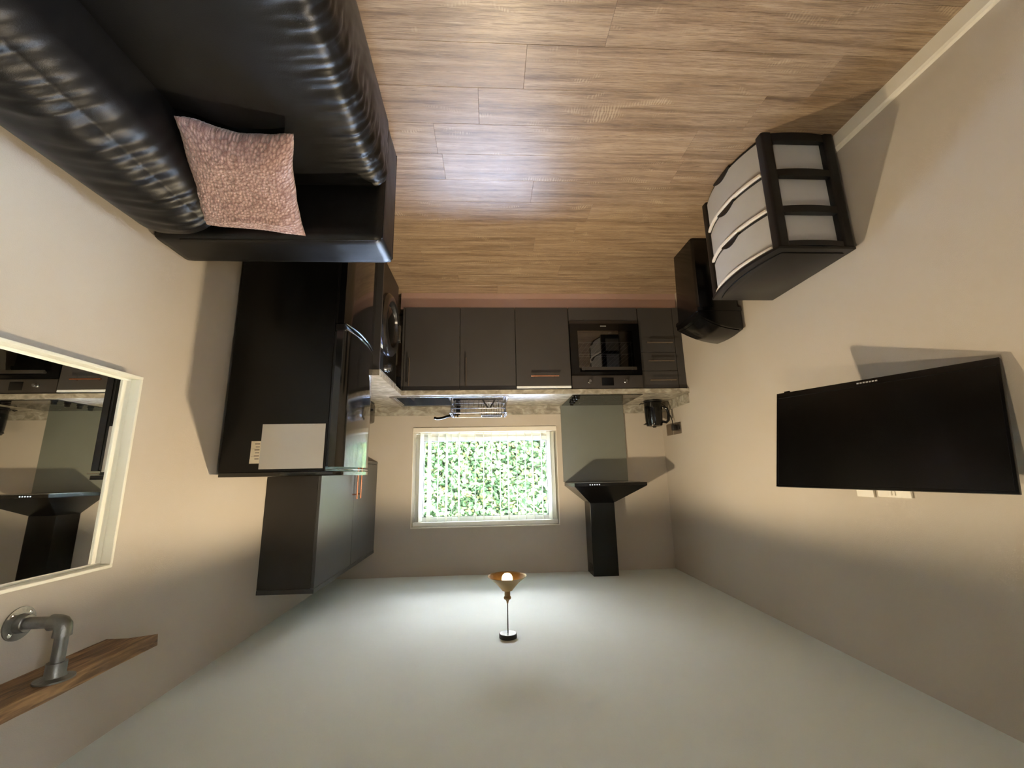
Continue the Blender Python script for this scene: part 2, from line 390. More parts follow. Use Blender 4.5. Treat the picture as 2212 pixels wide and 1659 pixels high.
# unseen left-wall window added behind the viewer to fill the near ceiling and walls
RY0, RY1, RZ0, RZ1 = -1.42, -.84, .9, 2.1
bm = bmesh.new()
for y, z in (((YR-.1, RY0), (-.12, H)), ((RY1, YB+T), (-.12, H)), ((RY0, RY1), (RZ1, H)), ((RY0, RY1), (-.12, RZ0))): abox(bm, (XL-.1, XL), y, z)
bmesh.ops.recalc_face_normals(bm, faces=bm.faces[:]); tag(link('wall_left', bm, M['wall']), kind='structure')
wr = bpy.data.objects.new('added_fill_window', None); COL.objects.link(wr); wr.location = (XL-.05, -1.11, RZ0); tag(wr, kind='structure')
boxes('window_frame', [((XL-.08, XL-.03), (RY0, RY0+.05), (RZ0, RZ1)), ((XL-.08, XL-.03), (RY1-.05, RY1), (RZ0, RZ1)), ((XL-.08, XL-.03), (RY0+.05, RY1-.05), (RZ0, RZ0+.05)), ((XL-.08, XL-.03), (RY0+.05, RY1-.05), (RZ1-.05, RZ1))], M['upvc'], wr, r=.004)
box('pane', (XL-.058, XL-.054), (RY0+.051, RY1-.051), (RZ0+.051, RZ1-.051), M['glass'], wr)
tag(box('ground', (XL-9, XL-.1), (-7, YB+T-.01), (-.3, -.15), M['brick']), kind='structure')
tag(box('wall_right', (XR, XR+.1), (YR-.1, YB+T), (-.12, H), M['wall']), kind='structure')
tag(box('wall_rear', (XL, XR), (YR-.1, YR), (-.12, H), M['wall']), kind='structure')
bm = bmesh.new()
for x, z in (((XL, WX0), (-.12, H)), ((WX1, XR), (-.12, H)), ((WX0, WX1), (-.12, WZ0)), ((WX0, WX1), (WZ1, H))):
    abox(bm, x, (YB, YB+T), z)
bmesh.ops.recalc_face_normals(bm, faces=bm.faces[:])
tag(link('wall_back', bm, M['wall']), kind='structure')
# white skirting on the left wall, small rounded top
bb = prism('baseboard_left', [(XL, 0), (XL+.018, 0), (XL+.018, .062), (XL+.013, .072), (XL+.004, .076), (XL, .076)], 1, YR, 3.35, M['white'])
tag(bb, kind='structure')


# ------------------------------------------------------------------ window
win = bpy.data.objects.new('window_1', None); COL.objects.link(win); win.location = ((WX0+WX1)/2, YB, WZ0); tag(win, kind='structure')
YF = YB+.15
boxes('window_lining', [((WX1-.006, WX1), (YB-.004, YF), (WZ0+.042, WZ1)), ((WX0, WX0+.006), (YB-.004, YF), (WZ0+.042, WZ1)), ((WX0, WX1), (YB-.004, YF), (WZ1-.006, WZ1))], M['white'], win)
box('window_sill', (WX0, WX1), (YB-.012, YF), (WZ0, WZ0+.042), M['white'], win, r=.003)
def ring_boxes(x, z, y, w_):
    return [((x[0], x[1]), y, (z[0], z[0]+w_)), ((x[0], x[1]), y, (z[1]-w_, z[1])), ((x[0], x[0]+w_), y, (z[0]+w_, z[1]-w_)), ((x[1]-w_, x[1]), y, (z[0]+w_, z[1]-w_))]
boxes('window_frame', ring_boxes((WX0+.006, WX1-.006), (WZ0+.042, WZ1-.006), (YF, YF+.07), .036), M['upvc'], win, r=.004)
sash = boxes('casement', ring_boxes((WX0+.036, WX1-.036), (WZ0+.072, WZ1-.036), (YF-.018, YF+.05), .045), M['upvc'], win, r=.004)
boxes('gasket', ring_boxes((WX0+.079, WX1-.079), (WZ0+.115, WZ1-.079), (YF-.0, YF+.012), .006), M['black'], sash)
box('pane', (WX0+.08, WX1-.08), (YF+.014, YF+.018), (WZ0+.116, WZ1-.08), M['glass'], sash)
box('window_handle', (.0, .12), (YF-.05, YF-.02), (WZ0+.08, WZ0+.1), M['upvc'], sash, r=.004)
# vertical blind
YBL = YB+.075
bl = thing('vertical_blind', 'white vertical window blind with its slats turned open', 'blind', ((WX0+WX1)/2, YBL, WZ0+.06))
box('headrail', (WX0+.01, WX1-.01), (YBL-.028, YBL+.022), (WZ1-.045, WZ1-.008), M['upvc'], bl, r=.003)
n_s = 16
sx = [.632, .56, .478, .399, .349, .284, .21, .133, .054, -.023, -.1, -.177, -.258, -.338, -.409, -.493, -.564, -.6]
proto = None
for i, x in enumerate(sx):
    a = R(90 + random.uniform(-7, 7)) if 1 < i < 16 else R(90 + (14 if i < 2 else -14))
    if proto is None:
        bm = bmesh.new(); abox(bm, (-.0445, .0445), (-.0007, .0007), (0, .80)); bmesh.ops.recalc_face_normals(bm, faces=bm.faces[:])
        me = bpy.data.meshes.new('slat'); bm.to_mesh(me); bm.free(); me.materials.append(M['slat']); proto = me
    o = bpy.data.objects.new('slat', proto); COL.objects.link(o); o.parent = bl
    o.location = Vector((x, YBL, WZ1-.045-.805)) - bl.location; o.rotation_euler.z = a

# ------------------------------------------------------------------ outside
tag(box('ground', (-8, 8), (YB+T, 10), (-.3, -.15), M['brick']), kind='structure')
hg = thing('hedge', 'dense leafy green hedge growing outside the window', 'hedge', (0, 8.0, -.15))
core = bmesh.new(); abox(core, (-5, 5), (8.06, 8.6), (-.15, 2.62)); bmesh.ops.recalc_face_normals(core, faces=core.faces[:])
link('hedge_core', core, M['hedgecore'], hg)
rng = np.random.default_rng(3); N = 42000
cx = rng.uniform(-4.6, 4.6, N); cz = rng.uniform(-.1, 2.68, N)
bulk = .12*np.sin(cx*3.1+1)*np.cos(cz*3.7) + .07*np.sin(cx*8+cz*5)
cy = 8.0 - np.abs(rng.normal(0, .09, N)) + bulk*.6
size = rng.uniform(.03, .06, N)
shape = np.array([(-.0, -1, 0), (.75, -.35, .12), (.55, .45, .1), (0, 1.1, -.05), (-.55, .45, .1), (-.75, -.35, .12), (0, 0, -.1)], 'f')
th = rng.uniform(0, 2*np.pi, N); tilt = rng.normal(.55, .45, N); yw = rng.normal(0, .7, N)
V = shape[None]*size[:, None, None]
c, s = np.cos(th)[:, None], np.sin(th)[:, None]
X = V[..., 0]*c - V[..., 1]*s; Z = V[..., 0]*s + V[..., 1]*c; Yv = V[..., 2]
c, s = np.cos(tilt)[:, None], np.sin(tilt)[:, None]; Y2 = Yv*c + Z*s; Z2 = Z*c - Yv*s
c, s = np.cos(yw)[:, None], np.sin(yw)[:, None]; X3 = X*c - Y2*s; Y3 = X*s + Y2*c
P = np.stack([X3+cx[:, None], Y3+cy[:, None], Z2+cz[:, None]], -1).reshape(-1, 3)
tri = np.array([(6, 0, 1), (6, 1, 2), (6, 2, 3), (6, 3, 4), (6, 4, 5), (6, 5, 0)])
F = (tri[None] + (np.arange(N)*7)[:, None, None]).reshape(-1, 3)
me = bpy.data.meshes.new('foliage'); me.from_pydata(P.tolist(), [], F.tolist())
fo = link('foliage', me, M['leaf'], hg); tag(fo, kind='stuff')

# ------------------------------------------------------------------ kitchen run along the back wall
YD = YB-.585           # door faces
WT = .91
def bar_handle(name, p0, p1, out, mt, parent, r=.006):
    """round bar with two posts; out = offset vector from the face"""
    p0, p1, out = Vector(p0), Vector(p1), Vector(out); bm = bmesh.new(); d = (p1-p0)
    tubebm(bm, [p0+out, p1+out], r, 10)
    for t in (.14, .86): tubebm(bm, [p0+d*t, p0+d*t+out], r*.8, 8)
    bmesh.ops.recalc_face_normals(bm, faces=bm.faces[:]); return shade(link(name, bm, mt, parent))
def carcass(t, x, z=(.15, .868)):
    y1 = YB-.002; y0_ = YD+.02; th_ = .016
    boxes('carcass', [((x[0], x[0]+th_), (y0_, y1), z), ((x[1]-th_, x[1]), (y0_, y1), z), ((x[0]+th_, x[1]-th_), (y0_, y1), (z[0], z[0]+th_)), ((x[0]+th_, x[1]-th_), (y1-.012, y1), (z[0]+th_, z[1]))], M['cabdark'], t)
g = .0018
t = thing('base_cabinet', 'double base cabinet under the sink with two upright bar handles', 'cabinet', (.234, YB-.3, 0))
carcass(t, (-.226, .694))
for xa, xb, hx in ((.237, .694, .645), (-.226, .237, .185)):
    d_ = box('door', (xa+g, xb-g), (YD, YD+.019), (.15, .866), M['cab'], t, r=.0012)
    bar_handle('handle', (hx, YD, .60), (hx, YD, .835), (0, -.032, 0), M['nickel'], d_)
# integrated dishwasher, door leaning slightly open
t = thing('dishwasher', 'integrated slimline dishwasher with a grey door standing slightly ajar', 'dishwasher', (-.453, YB-.3, 0))
boxes('tub', [((-.676, -.23), (YD+.03, YB-.01), (.14, .866))], M['steel'], t)
dd = box('door', (-.680+g, -.226-g), (-.0, .019), (0, .690), M['cab'], None, r=.0012)
dd.parent = t
lid_ = box('inner_door', (-.676, -.230), (.0195, .05), (.01, .69), M['white'], None, r=.002); lid_.parent = dd; lid_.location = Vector((0, .0197+.006-.0, .01))
cs_ = box('control_strip', (-.678, -.228), (0, .04), (0, .019), M['label'], None, r=.002); cs_.parent = dd
hd = bar_handle('handle', (-.575, 0, .615), (-.345, 0, .615), (0, -.032, 0), M['copper'], None); hd.parent = dd
# place: hinge at the foot of the door
for o_, base in ((dd, None),):
    o_.location = Vector((-.453, YD+.0095, .15)) - t.location; o_.rotation_euler.x = R(1.9)
lid_.location = Vector((0, .0255, .004)); cs_.location = Vector((0, .0105, .6915)); hd.location = Vector((-.46+.453, -.0256, .609))
# oven housing
t = thing('oven', 'built-in black glass electric oven with grey control panel', 'oven', (-.986, YB-.3, 0))
ox0, ox1 = -1.284, -.684
boxes('housing', [((ox0, ox0+.012), (YD+.03, YB-.002), (.15, .868)), ((ox1-.012, ox1), (YD+.03, YB-.002), (.15, .868)), ((ox0+.012, ox1-.012), (YD+.03, YB-.002), (.15, .262)), ((ox0+.012, ox1-.012), (YB-.03, YB-.002), (.262, .868))], M['cabdark'], t)
box('filler_panel', (ox0+g, ox1-g), (YD, YD+.019), (.15, .272), M['cab'], t, r=.001)
box('vent_strip', (ox0+.004, ox1-.004), (YD-.008, YD+.02), (.276, .300), M['ovenpanel'], t, r=.001)
cp = box('control_panel', (ox0+.003, ox1-.003), (YD-.02, YD+.02), (.755, .866), M['ovenpanel'], t, r=.0015)
for kx in (-.832, -1.136):
    kn = lathe('knob', [(.019, 0), (.018, .006), (.015, .009), (.0135, .026), (.012, .028)], (kx, YD-.02, .806), (0, -1, 0), M['steel'], cp, 24)
box('display', (-1.034, -.934), (YD-.0215, YD-.02), (.775, .842), M['bgloss'], cp, r=.0005)
od = bpy.data.objects.new('oven_door', None); COL.objects.link(od); od.parent = t; od.location = Vector((-.986, YD, .303))-t.location
dx = (ox0+.003, ox1-.003); wx_ = (-1.225, -.752); wz_ = (.365, .688)
boxes('door_frame', [((dx[0], wx_[0]), (YD-.02, YD+.012), (.303, .750)), ((wx_[1], dx[1]), (YD-.02, YD+.012), (.303, .750)), ((wx_[0], wx_[1]), (YD-.02, YD+.012), (.303, wz_[0])), ((wx_[0], wx_[1]), (YD-.02, YD+.012), (wz_[1], .750))], M['bgloss'], od)
box('door_glass', wx_, (YD-.019, YD-.016), wz_, M['ovenglass'], od)
bar = boxes('door_handle', [((-1.226, -.766), (YD-.058, YD-.046), (.692, .716)), ((-1.21, -1.19), (YD-.047, YD-.02), (.697, .711)), ((-.80, -.78), (YD-.047, YD-.02), (.697, .711))], M['ovenpanel'], od, r=.0015)
box('badge', (-1.0, -.95), (YD-.0212, YD-.02), (.322, .328), M['logo'], od)
boxes('oven_cavity', [((ox0+.03, ox0+.034), (YD+.02, YB-.07), (.32, .74)), ((ox1-.034, ox1-.03), (YD+.02, YB-.07), (.32, .74)), ((ox0+.034, ox1-.034), (YD+.02, YB-.07), (.32, .324)), ((ox0+.034, ox1-.034), (YD+.02, YB-.07), (.736, .74)), ((ox0+.034, ox1-.034), (YB-.074, YB-.07), (.324, .736))], M['cavity'], t)
for zz in (.452, .555):
    bm = bmesh.new(); xa, xb, ya, yb = ox0+.05, ox1-.05, YD+.04, YB-.1
    tubebm(bm, [(xa, ya, zz), (xb, ya, zz), (xb, yb, zz), (xa, yb, zz)], .003, 6, True)
    for q in range(1, 12): tubebm(bm, [(xa+(xb-xa)*q/12, ya, zz), (xa+(xb-xa)*q/12, yb, zz)], .0015, 5)
    shade(link('oven_rack', bm, M['rackw'], t))
tube('rack_guide', [(ox0+.04, YD+.1, .42), (ox0+.04, YD+.1, .66)], .0035, M['rackw'], t, 8)
# drawers
t = thing('drawer_cabinet', 'narrow grey base cabinet with stacked drawers and slim bar handles', 'cabinet', (-1.44, YB-.3, 0))
carcass(t, (-1.594, -1.288))
for za, zb, hz in ((.15, .552, .474), (.552, .714, .635), (.714, .866, .80)):
    d_ = box('drawer', (-1.594+g, -1.288-g), (YD, YD+.019), (za+g, zb-g), M['cab'], t, r=.0012)
    bar_handle('handle', (-1.562, YD, hz), (-1.340, YD, hz), (0, -.03, 0), M['nickel'], d_)
tag(box('filler_strip', (XL+.002, -1.596), (YD, YD+.019), (.15, .868), M['cab'], None, r=.001), 'thin grey filler strip between the drawer cabinet and the wall', 'filler')
tag(box('corner_post', (.6965, .7125), (YD, YD+.05), (.15, .868), M['cab'], None, r=.001), 'upright grey corner post between sink cabinet and washing machine', 'corner post')
tag(box('plinth', (XL+.002, .745), (YB-.5372, YB-.52), (0, .148), M['plinth'], None, r=.0008), 'long copper-coloured plinth under the kitchen base cabinets', 'plinth')

# worktop (L-shaped) with sink and hob cut-outs
YW = 3.372; XRW = .698; YE = 2.675
bmw = bmesh.new()
def slab(bm, x, y, z): abox(bm, x, y, z)
sxx, sy = (-.150, .793), (3.445, 3.915)
z_ = (WT-.038, WT)
poly_cells = [((XL+.001, sxx[0]), (YW, YB-.001)), ((sxx[0], sxx[1]), (YW, sy[0])), ((sxx[0], sxx[1]), (sy[1], YB-.001)), ((sxx[1], XR-.001), (YW, YB-.001)), ((XRW, XR-.001), (YE, YW))]
for x, y in poly_cells: slab(bmw, x, y, z_)
bmesh.ops.remove_doubles(bmw, verts=bmw.verts[:], dist=1e-5); bmesh.ops.recalc_face_normals(bmw, faces=bmw.faces[:])
wt = link('worktop', bmw, M['stone']); tag(wt, 'L-shaped pale stone-effect kitchen worktop over the base units', 'worktop')
boxes('upstand', [((-.6808+.001, XR-.001), (YB-.019, YB-.001), (WT+.0005, .991)), ((XL+.02, -1.2821-.001), (YB-.019, YB-.001), (WT+.0005, .991))], M['stone'], wt, r=.001)
box('upstand', (XL+.001, XL+.019), (3.39, YB-.001), (WT+.0005, .991), M['stone'], wt, r=.001)
box('upstand', (XR-.019, XR-.001), (YE, YB-.02), (WT+.0005, .991), M['stone'], wt, r=.001)

# sink
t = thing('kitchen_sink', 'stainless steel inset sink with bowl and drainer under the window', 'sink', (.32, 3.68, WT))
def rim(name, x, y, hx, hy, z0, z1, mt, parent, r=.002):
    return boxes(name, [((x[0], x[1]), (y[0], hy[0]), (z0, z1)), ((x[0], x[1]), (hy[1], y[1]), (z0, z1)), ((x[0], hx[0]), hy, (z0, z1)), ((hx[1], x[1]), hy, (z0, z1))], mt, parent, r=r)
rim('sink_rim', (-.164, .807), (3.425, 3.930), (-.14, .775), (3.455, 3.865), WT, WT+.006, M['steel'], t)
# bowl: five thin walls, and drainer tray
bx, by = (.335, .762), (3.47, 3.86)
boxes('bowl', [((bx[0]-.002, bx[0]), by, (.74, WT+.003)), ((bx[1], bx[1]+.002), by, (.74, WT+.003)), (bx, (by[0]-.002, by[0]), (.74, WT+.003)), (bx, (by[1], by[1]+.002), (.74, WT+.003)), ((bx[0]-.002, bx[1]+.002), (by[0]-.002, by[1]+.002), (.736, .74))], M['steel'], t)
boxes('bowl_ledge', [((bx[1]+.002, .776), (3.455, 3.866), (WT-.004, WT+.002)), ((bx[0]-.002, bx[1]+.002), (3.455, by[0]-.002), (WT-.004, WT+.002))], M['steel'], t)
bm = bmesh.new(); abox(bm, (-.141, bx[0]-.002), (3.454, 3.866), (WT-.01, WT-.002))
for q in range(9): abox(bm, (-.12, .29), (3.50+q*.038, 3.512+q*.038), (WT-.0025, WT+.0015))
bmesh.ops.recalc_face_normals(bm, faces=bm.faces[:]); link('drainer', bm, M['steel'], t)
lathe('waste', [(.04, 0), (.038, .003), (.02, .004)], (.55, 3.66, .7402), (0, 0, 1), M['chrome'], t, 24)
# tap
t = thing('kitchen_tap', 'dark mixer tap with a long swan spout reaching over the sink bowl', 'tap', (.285, 3.895, WT+.006))
lathe('tap_base', [(.026, 0), (.026, .01), (.02, .014), (.02, .075), (.017, .085)], (.285, 3.895, WT+.006), (0, 0, 1), M['bgloss'], t, 24)
pts = [(.285, 3.895, .99), (.30, 3.86, 1.0), (.34, 3.80, 1.018), (.38, 3.75, 1.036), (.41, 3.71, 1.052), (.43, 3.68, 1.060), (.452, 3.655, 1.063), (.465, 3.64, 1.058)]
tube('spout', pts, [.014, .013, .0125, .012, .012, .0115, .0115, .0115], M['bgloss'], t, 12)
tube('lever', [(.285, 3.895, .99), (.285, 3.86, 1.02), (.28, 3.81, 1.035)], [.008, .006, .006], M['chrome'], t, 8)
# dish rack
t = thing('dish_rack', 'chrome wire dish drying rack standing on the sink drainer', 'dish rack', (.085, 3.66, WT))
rx, ry = (-.150, .325), (3.50, 3.80); zb_ = WT+.002
for zz, r_ in ((.955, .0035), (1.0, .004), (1.036, .004)):
    i = (1.036-zz)*.25
    bm = bmesh.new(); c_ = .03
    loop = []
    for (cx_, cy_, a0) in ((rx[1]-c_-i, ry[1]-c_-i, 0), (rx[0]+c_+i, ry[1]-c_-i, 90), (rx[0]+c_+i, ry[0]+c_+i, 180), (rx[1]-c_-i, ry[0]+c_+i, 270)):
        for q in range(5): a = R(a0+q*22.5); loop.append((cx_+c_*math.cos(a), cy_+c_*math.sin(a), zz))
    tubebm(bm, loop, r_, 8, True); bmesh.ops.recalc_face_normals(bm, faces=bm.faces[:]); shade(link('wire_rail', bm, M['wire'], t))
bm = bmesh.new()
for q in range(11):
    x = rx[0]+.03+q*(rx[1]-rx[0]-.06)/10
    tubebm(bm, [(x, ry[0]+.005, 1.0), (x, ry[0]+.02, .94), (x, ry[0]+.05, .93), (x, ry[1]-.05, .93), (x, ry[1]-.02, .94), (x, ry[1]-.005, 1.0)], .0015, 5)
shade(link('wire_basket', bm, M['wire'], t))
for x in (rx[0]+.012, rx[1]-.012):
    tube('end_loop', [(x, ry[0], zb_), (x, ry[0], 1.036), (x, ry[1], 1.036), (x, ry[1], zb_)], .004, M['wire'], t, 8)
box('drip_tray', (-.12, .30), (3.53, 3.77), (zb_+.004, zb_+.016), M['tray'], t, r=.003)
for s_ in (-1, 1):
    prism('v_bracket', [(.0, 1.0), (s_*.048, .925), (s_*.062, .925), (s_*.016, 1.0)], 1, ry[0]-.002, ry[0]+.004, M['black'], t)
# cutlery caddy hung on the rack
t2 = thing('cutlery_caddy', 'small wire cutlery holder with a black rim on the dish rack', 'caddy', (-.02, 3.62, 1.0))
boxes('caddy_rim', [((-.112, .068), (3.575, 3.583), (1.044, 1.052)), ((-.112, .068), (3.66, 3.668), (1.044, 1.052)), ((-.112, -.104), (3.583, 3.66), (1.044, 1.052)), ((.06, .068), (3.583, 3.66), (1.044, 1.052))], M['black'], t2, r=.001)
bm = bmesh.new()
for q in range(9):
    x = -.106+q*.021
    for y in (3.579, 3.664): tubebm(bm, [(x, y, 1.045), (x, y, .945)], .0014, 5)
tubebm(bm, [(-.106, 3.579, .945), (.062, 3.579, .945), (.062, 3.664, .945), (-.106, 3.664, .945)], .0018, 5, True)
shade(link('caddy_wire', bm, M['wire'], t2))

# hob
t = thing('hob', 'black glass four-zone hob with a row of control knobs', 'hob', (-.985, 3.68, WT))
box('hob_glass', (-1.281, -.689), (3.412, 3.945), (WT+.0005, WT+.0065), M['hob'], t, r=.0015)
for kx, ky in ((-.738, 3.44), (-.742, 3.55), (-.745, 3.66), (-.748, 3.76)):
    kn = lathe('knob', [(.021, 0), (.021, .006), (.017, .01), (.0165, .026), (.013, .03)], (kx, ky, WT+.0067), (0, 0, 1), M['bgloss'], t, 24)
for kx, ky, r_ in ((-1.15, 3.56, .072), (-1.15, 3.80, .09), (-.90, 3.56, .09), (-.90, 3.80, .072)):
    lathe('cooking_zone', [(r_, 0), (r_, .0004), (r_-.002, .0004), (r_-.002, 0)], (kx, ky, WT+.0065), (0, 0, 1), M['ovenpanel'], t, 40, cap=False)
# splashback
tag(box('splashback', (-1.2821, -.6808), (YB-.025, YB-.001), (WT+.001, 1.6217), M['sgrey'], None, r=.001), 'tall grey-green glass splashback between hob and cooker hood', 'splashback')
# cooker hood
t = thing('cooker_hood', 'black pyramid chimney cooker hood above the hob', 'cooker hood', (-.985, YB-.2, 1.625))
hx0, hx1, hy0 = -1.283, -.686, 3.487; cx0, cx1, cyf = -1.083, -.868, 3.775
boxes('canopy_rim', [((hx0, hx1), (hy0, YB-.0255), (1.6255, 1.652))], M['hood'], t, r=.0015)
bm = bmesh.new()
A = [bm.verts.new(v) for v in ((hx0, hy0, 1.652), (hx1, hy0, 1.652), (hx1, YB-.001, 1.652), (hx0, YB-.001, 1.652))]
B = [bm.verts.new(v) for v in ((cx0, cyf, 1.80), (cx1, cyf, 1.80), (cx1, YB-.001, 1.80), (cx0, YB-.001, 1.80))]
bm.faces.new(A[::-1]); bm.faces.new(B)
for i in range(4): bm.faces.new((A[i], A[(i+1) % 4], B[(i+1) % 4], B[i]))
bmesh.ops.recalc_face_normals(bm, faces=bm.faces[:]); link('canopy', bm, M['hood'], t)
box('chimney', (cx0, cx1), (cyf, YB-.001), (1.8005, H-.001), M['hood'], t, r=.0015)
box('filter_panel', (hx0+.04, hx1-.04), (hy0+.05, YB-.06), (1.622, 1.6252), M['steel'], t)
for q in range(5):
    lathe('button', [(.0045, 0), (.0045, .003), (.003, .004)], (-.812-.019*q, hy0, 1.639), (0, -1, 0), M['led'], t, 12)
bm = bmesh.new()
for q in range(7): abox(bm, (cx1, cx1+.0012), (3.80+q*.018, 3.81+q*.018), (H-.09, H-.05))
bmesh.ops.recalc_face_normals(bm, faces=bm.faces[:]); link('vent_slots', bm, M['bgloss'], t)

# kettle
t = thing('kettle', 'black electric kettle on the worktop corner beside the hob', 'kettle', (-1.487, 3.74, WT))
kc = (-1.487, 3.74)
lathe('kettle_base', [(.078, 0), (.08, .006), (.078, .016), (.07, .02)], (*kc, WT+.001), (0, 0, 1), M['black'], t, 36)
lathe('kettle_body', [(.07, 0), (.076, .01), (.078, .06), (.076, .14), (.073, .19), (.070, .205)], (*kc, WT+.0215), (0, 0, 1), M['bgloss'], t, 40)
lathe('kettle_lid', [(.068, 0), (.066, .006), (.045, .011), (.018, .013), (.013, .02), (0.001, .021)], (*kc, WT+.227), (0, 0, 1), M['bgloss'], t, 32)
hp = [(kc[0]-.066, kc[1]-.022, WT+.195), (kc[0]-.098, kc[1]-.032, WT+.205), (kc[0]-.118, kc[1]-.038, WT+.185), (kc[0]-.122, kc[1]-.04, WT+.13), (kc[0]-.112, kc[1]-.036, WT+.08), (kc[0]-.07, kc[1]-.024, WT+.06)]
tube('kettle_handle', hp, .012, M['bgloss'], t, 12)
prism('kettle_spout', [(kc[0]+.055, WT+.19), (kc[0]+.094, WT+.215), (kc[0]+.094, WT+.222), (kc[0]+.055, WT+.226)], 1, kc[1]-.018, kc[1]+.018, M['bgloss'], t, r=.002)
box('level_window', (kc[0]-.070, kc[0]-.060), (kc[1]-.062, kc[1]-.048), (WT+.07, WT+.085), M['chrome'], t, r=.002)
# sockets on the left wall
tag(box('blank_plate', (XL+.0005, XL+.008), (3.757, 3.880), (1.120, 1.222), M['nickel'], None, r=.002), 'brushed metal blank wall plate nearest the back corner above the worktop', 'wall plate')
t = thing('wall_socket', 'brushed metal single wall socket with a plug pushed in', 'socket', (XL, 3.648, 1.12))
box('face_plate', (XL+.0005, XL+.008), (3.585, 3.735), (1.125, 1.224), M['nickel'], t, r=.002)
box('rocker_switch', (XL+.008, XL+.0105), (3.60, 3.612), (1.165, 1.187), M['black'], t, r=.001)
t = thing('kettle_lead', 'black plug and flex running from the wall socket to the kettle', 'cable', (XL+.03, 3.69, 1.12))
bm = bmesh.new(); abox(bm, (XL+.0085, XL+.042), (3.652, 3.706), (1.138, 1.192)); bmesh.ops.recalc_face_normals(bm, faces=bm.faces[:]); bevel(bm, .008, 3); shade(link('plug', bm, M['black'], t))
cable = [(XL+.03, 3.68, 1.14), (XL+.032, 3.688, 1.10), (XL+.045, 3.70, 1.04), (XL+.055, 3.715, .99), (XL+.07, 3.735, .958), (XL+.09, 3.76, .935), (XL+.10, 3.80, .918), (-1.53, 3.84, .916), (-1.47, 3.86, .916), (-1.41, 3.83, .925), (-1.385, 3.79, .94), (-1.395, 3.765, .925)]
cs = []
for i in range(len(cable)-1):
    for q in range(4):
        a = Vector(cable[i]).lerp(Vector(cable[i+1]), q/4); cs.append(a)
tube('flex', cs, .0035, M['black'], t, 8)
# appliance behind the fridge
t = thing('countertop_appliance', 'black appliance on the worktop, mostly hidden behind the fridge', 'appliance', (1.12, 3.60, WT))
bm = bmesh.new(); abox(bm, (.995, 1.25), (3.5, 3.75), (WT+.006, 1.09)); bmesh.ops.recalc_face_normals(bm, faces=bm.faces[:]); bevel(bm, .022, 4); shade(link('body', bm, M['bgloss'], t))
box('lever', (.974, .996), (3.59, 3.62), (.98, 1.0), M['black'], t, r=.003)
box('foot_rail', (1.0, 1.24), (3.52, 3.73), (WT+.0005, WT+.007), M['black'], t, r=.001)
box('lid_trim', (1.02, 1.23), (3.53, 3.72), (1.089, 1.098), M['chrome'], t, r=.002)

# ------------------------------------------------------------------ washing machine + end panel
tag(box('end_panel', (.702, XR-.002), (2.680, 2.698), (0, .871), M['cab'], None, r=.0008), 'dark grey end panel holding up the worktop beside the fridge', 'panel')
t = thing('washing_machine', 'black front-loading washing machine under the worktop return', 'washing machine', (1.02, 3.01, 0))
wx = .735; wy = (2.704, 3.304)
bm = bmesh.new(); abox(bm, (wx, 1.30), wy, (.012, .852)); bmesh.ops.recalc_face_normals(bm, faces=bm.faces[:]); bevel(bm, .008, 2); link('body', bm, M['black'], t)
for fy in (2.75, 3.26):
    for fx in (.78, 1.25): lathe('foot', [(.02, 0), (.02, .011)], (fx, fy, .0005), (0, 0, 1), M['black'], t, 12)
wc = (3.0, .455)
lathe('door_ring', [(.235, 0), (.232, .02), (.215, .036), (.185, .042), (.165, .034), (.16, .01)], (wx, *wc), (-1, 0, 0), M['ringm'], t, 56)
lathe('porthole_glass', [(.16, 0), (.13, .018), (.08, .03), (.001, .034)], (wx-.005, *wc), (-1, 0, 0), M['bgloss'], t, 48)
prism('door_grip', [(wc[0]+.175, wc[1]-.06), (wc[0]+.21, wc[1]-.07), (wc[0]+.21, wc[1]+.07), (wc[0]+.175, wc[1]+.06)], 0, wx-.052, wx-.03, M['steel'], t, r=.003)
pn = box('control_panel', (wx-.006, wx+.001), (wy[0]+.004, wy[1]-.004), (.70, .845), M['bgloss'], t, r=.001)
box('panel_edge_glint', (wx-.0075, wx-.004), (wy[0]+.004, wy[1]-.004), (.834, .843), M['label'], t)  # white strip painted in for window light reflecting off the panel edge
box('detergent_drawer', (wx-.009, wx-.005), (2.715, 2.87), (.72, .83), M['black'], t, r=.002)
lathe('programme_knob', [(.034, 0), (.034, .004), (.026, .007), (.024, .024), (.02, .026)], (wx-.006, 3.03, .772), (-1, 0, 0), M['steel'], t, 32)
box('display', (wx-.0072, wx-.0055), (3.10, 3.24), (.745, .80), M['screen'], t, r=.0004)
st = box('energy_sticker', (wx-.0016, wx-.0002), (2.76, 2.87), (.58, .675), M['label'], t)
box('sticker_print', (wx-.0022, wx-.0016), (2.77, 2.86), (.60, .65), M['blue'], st)
box('paper_tag', (wx-.0095, wx-.008), (2.712, 2.738), (.765, .80), M['label'], t)

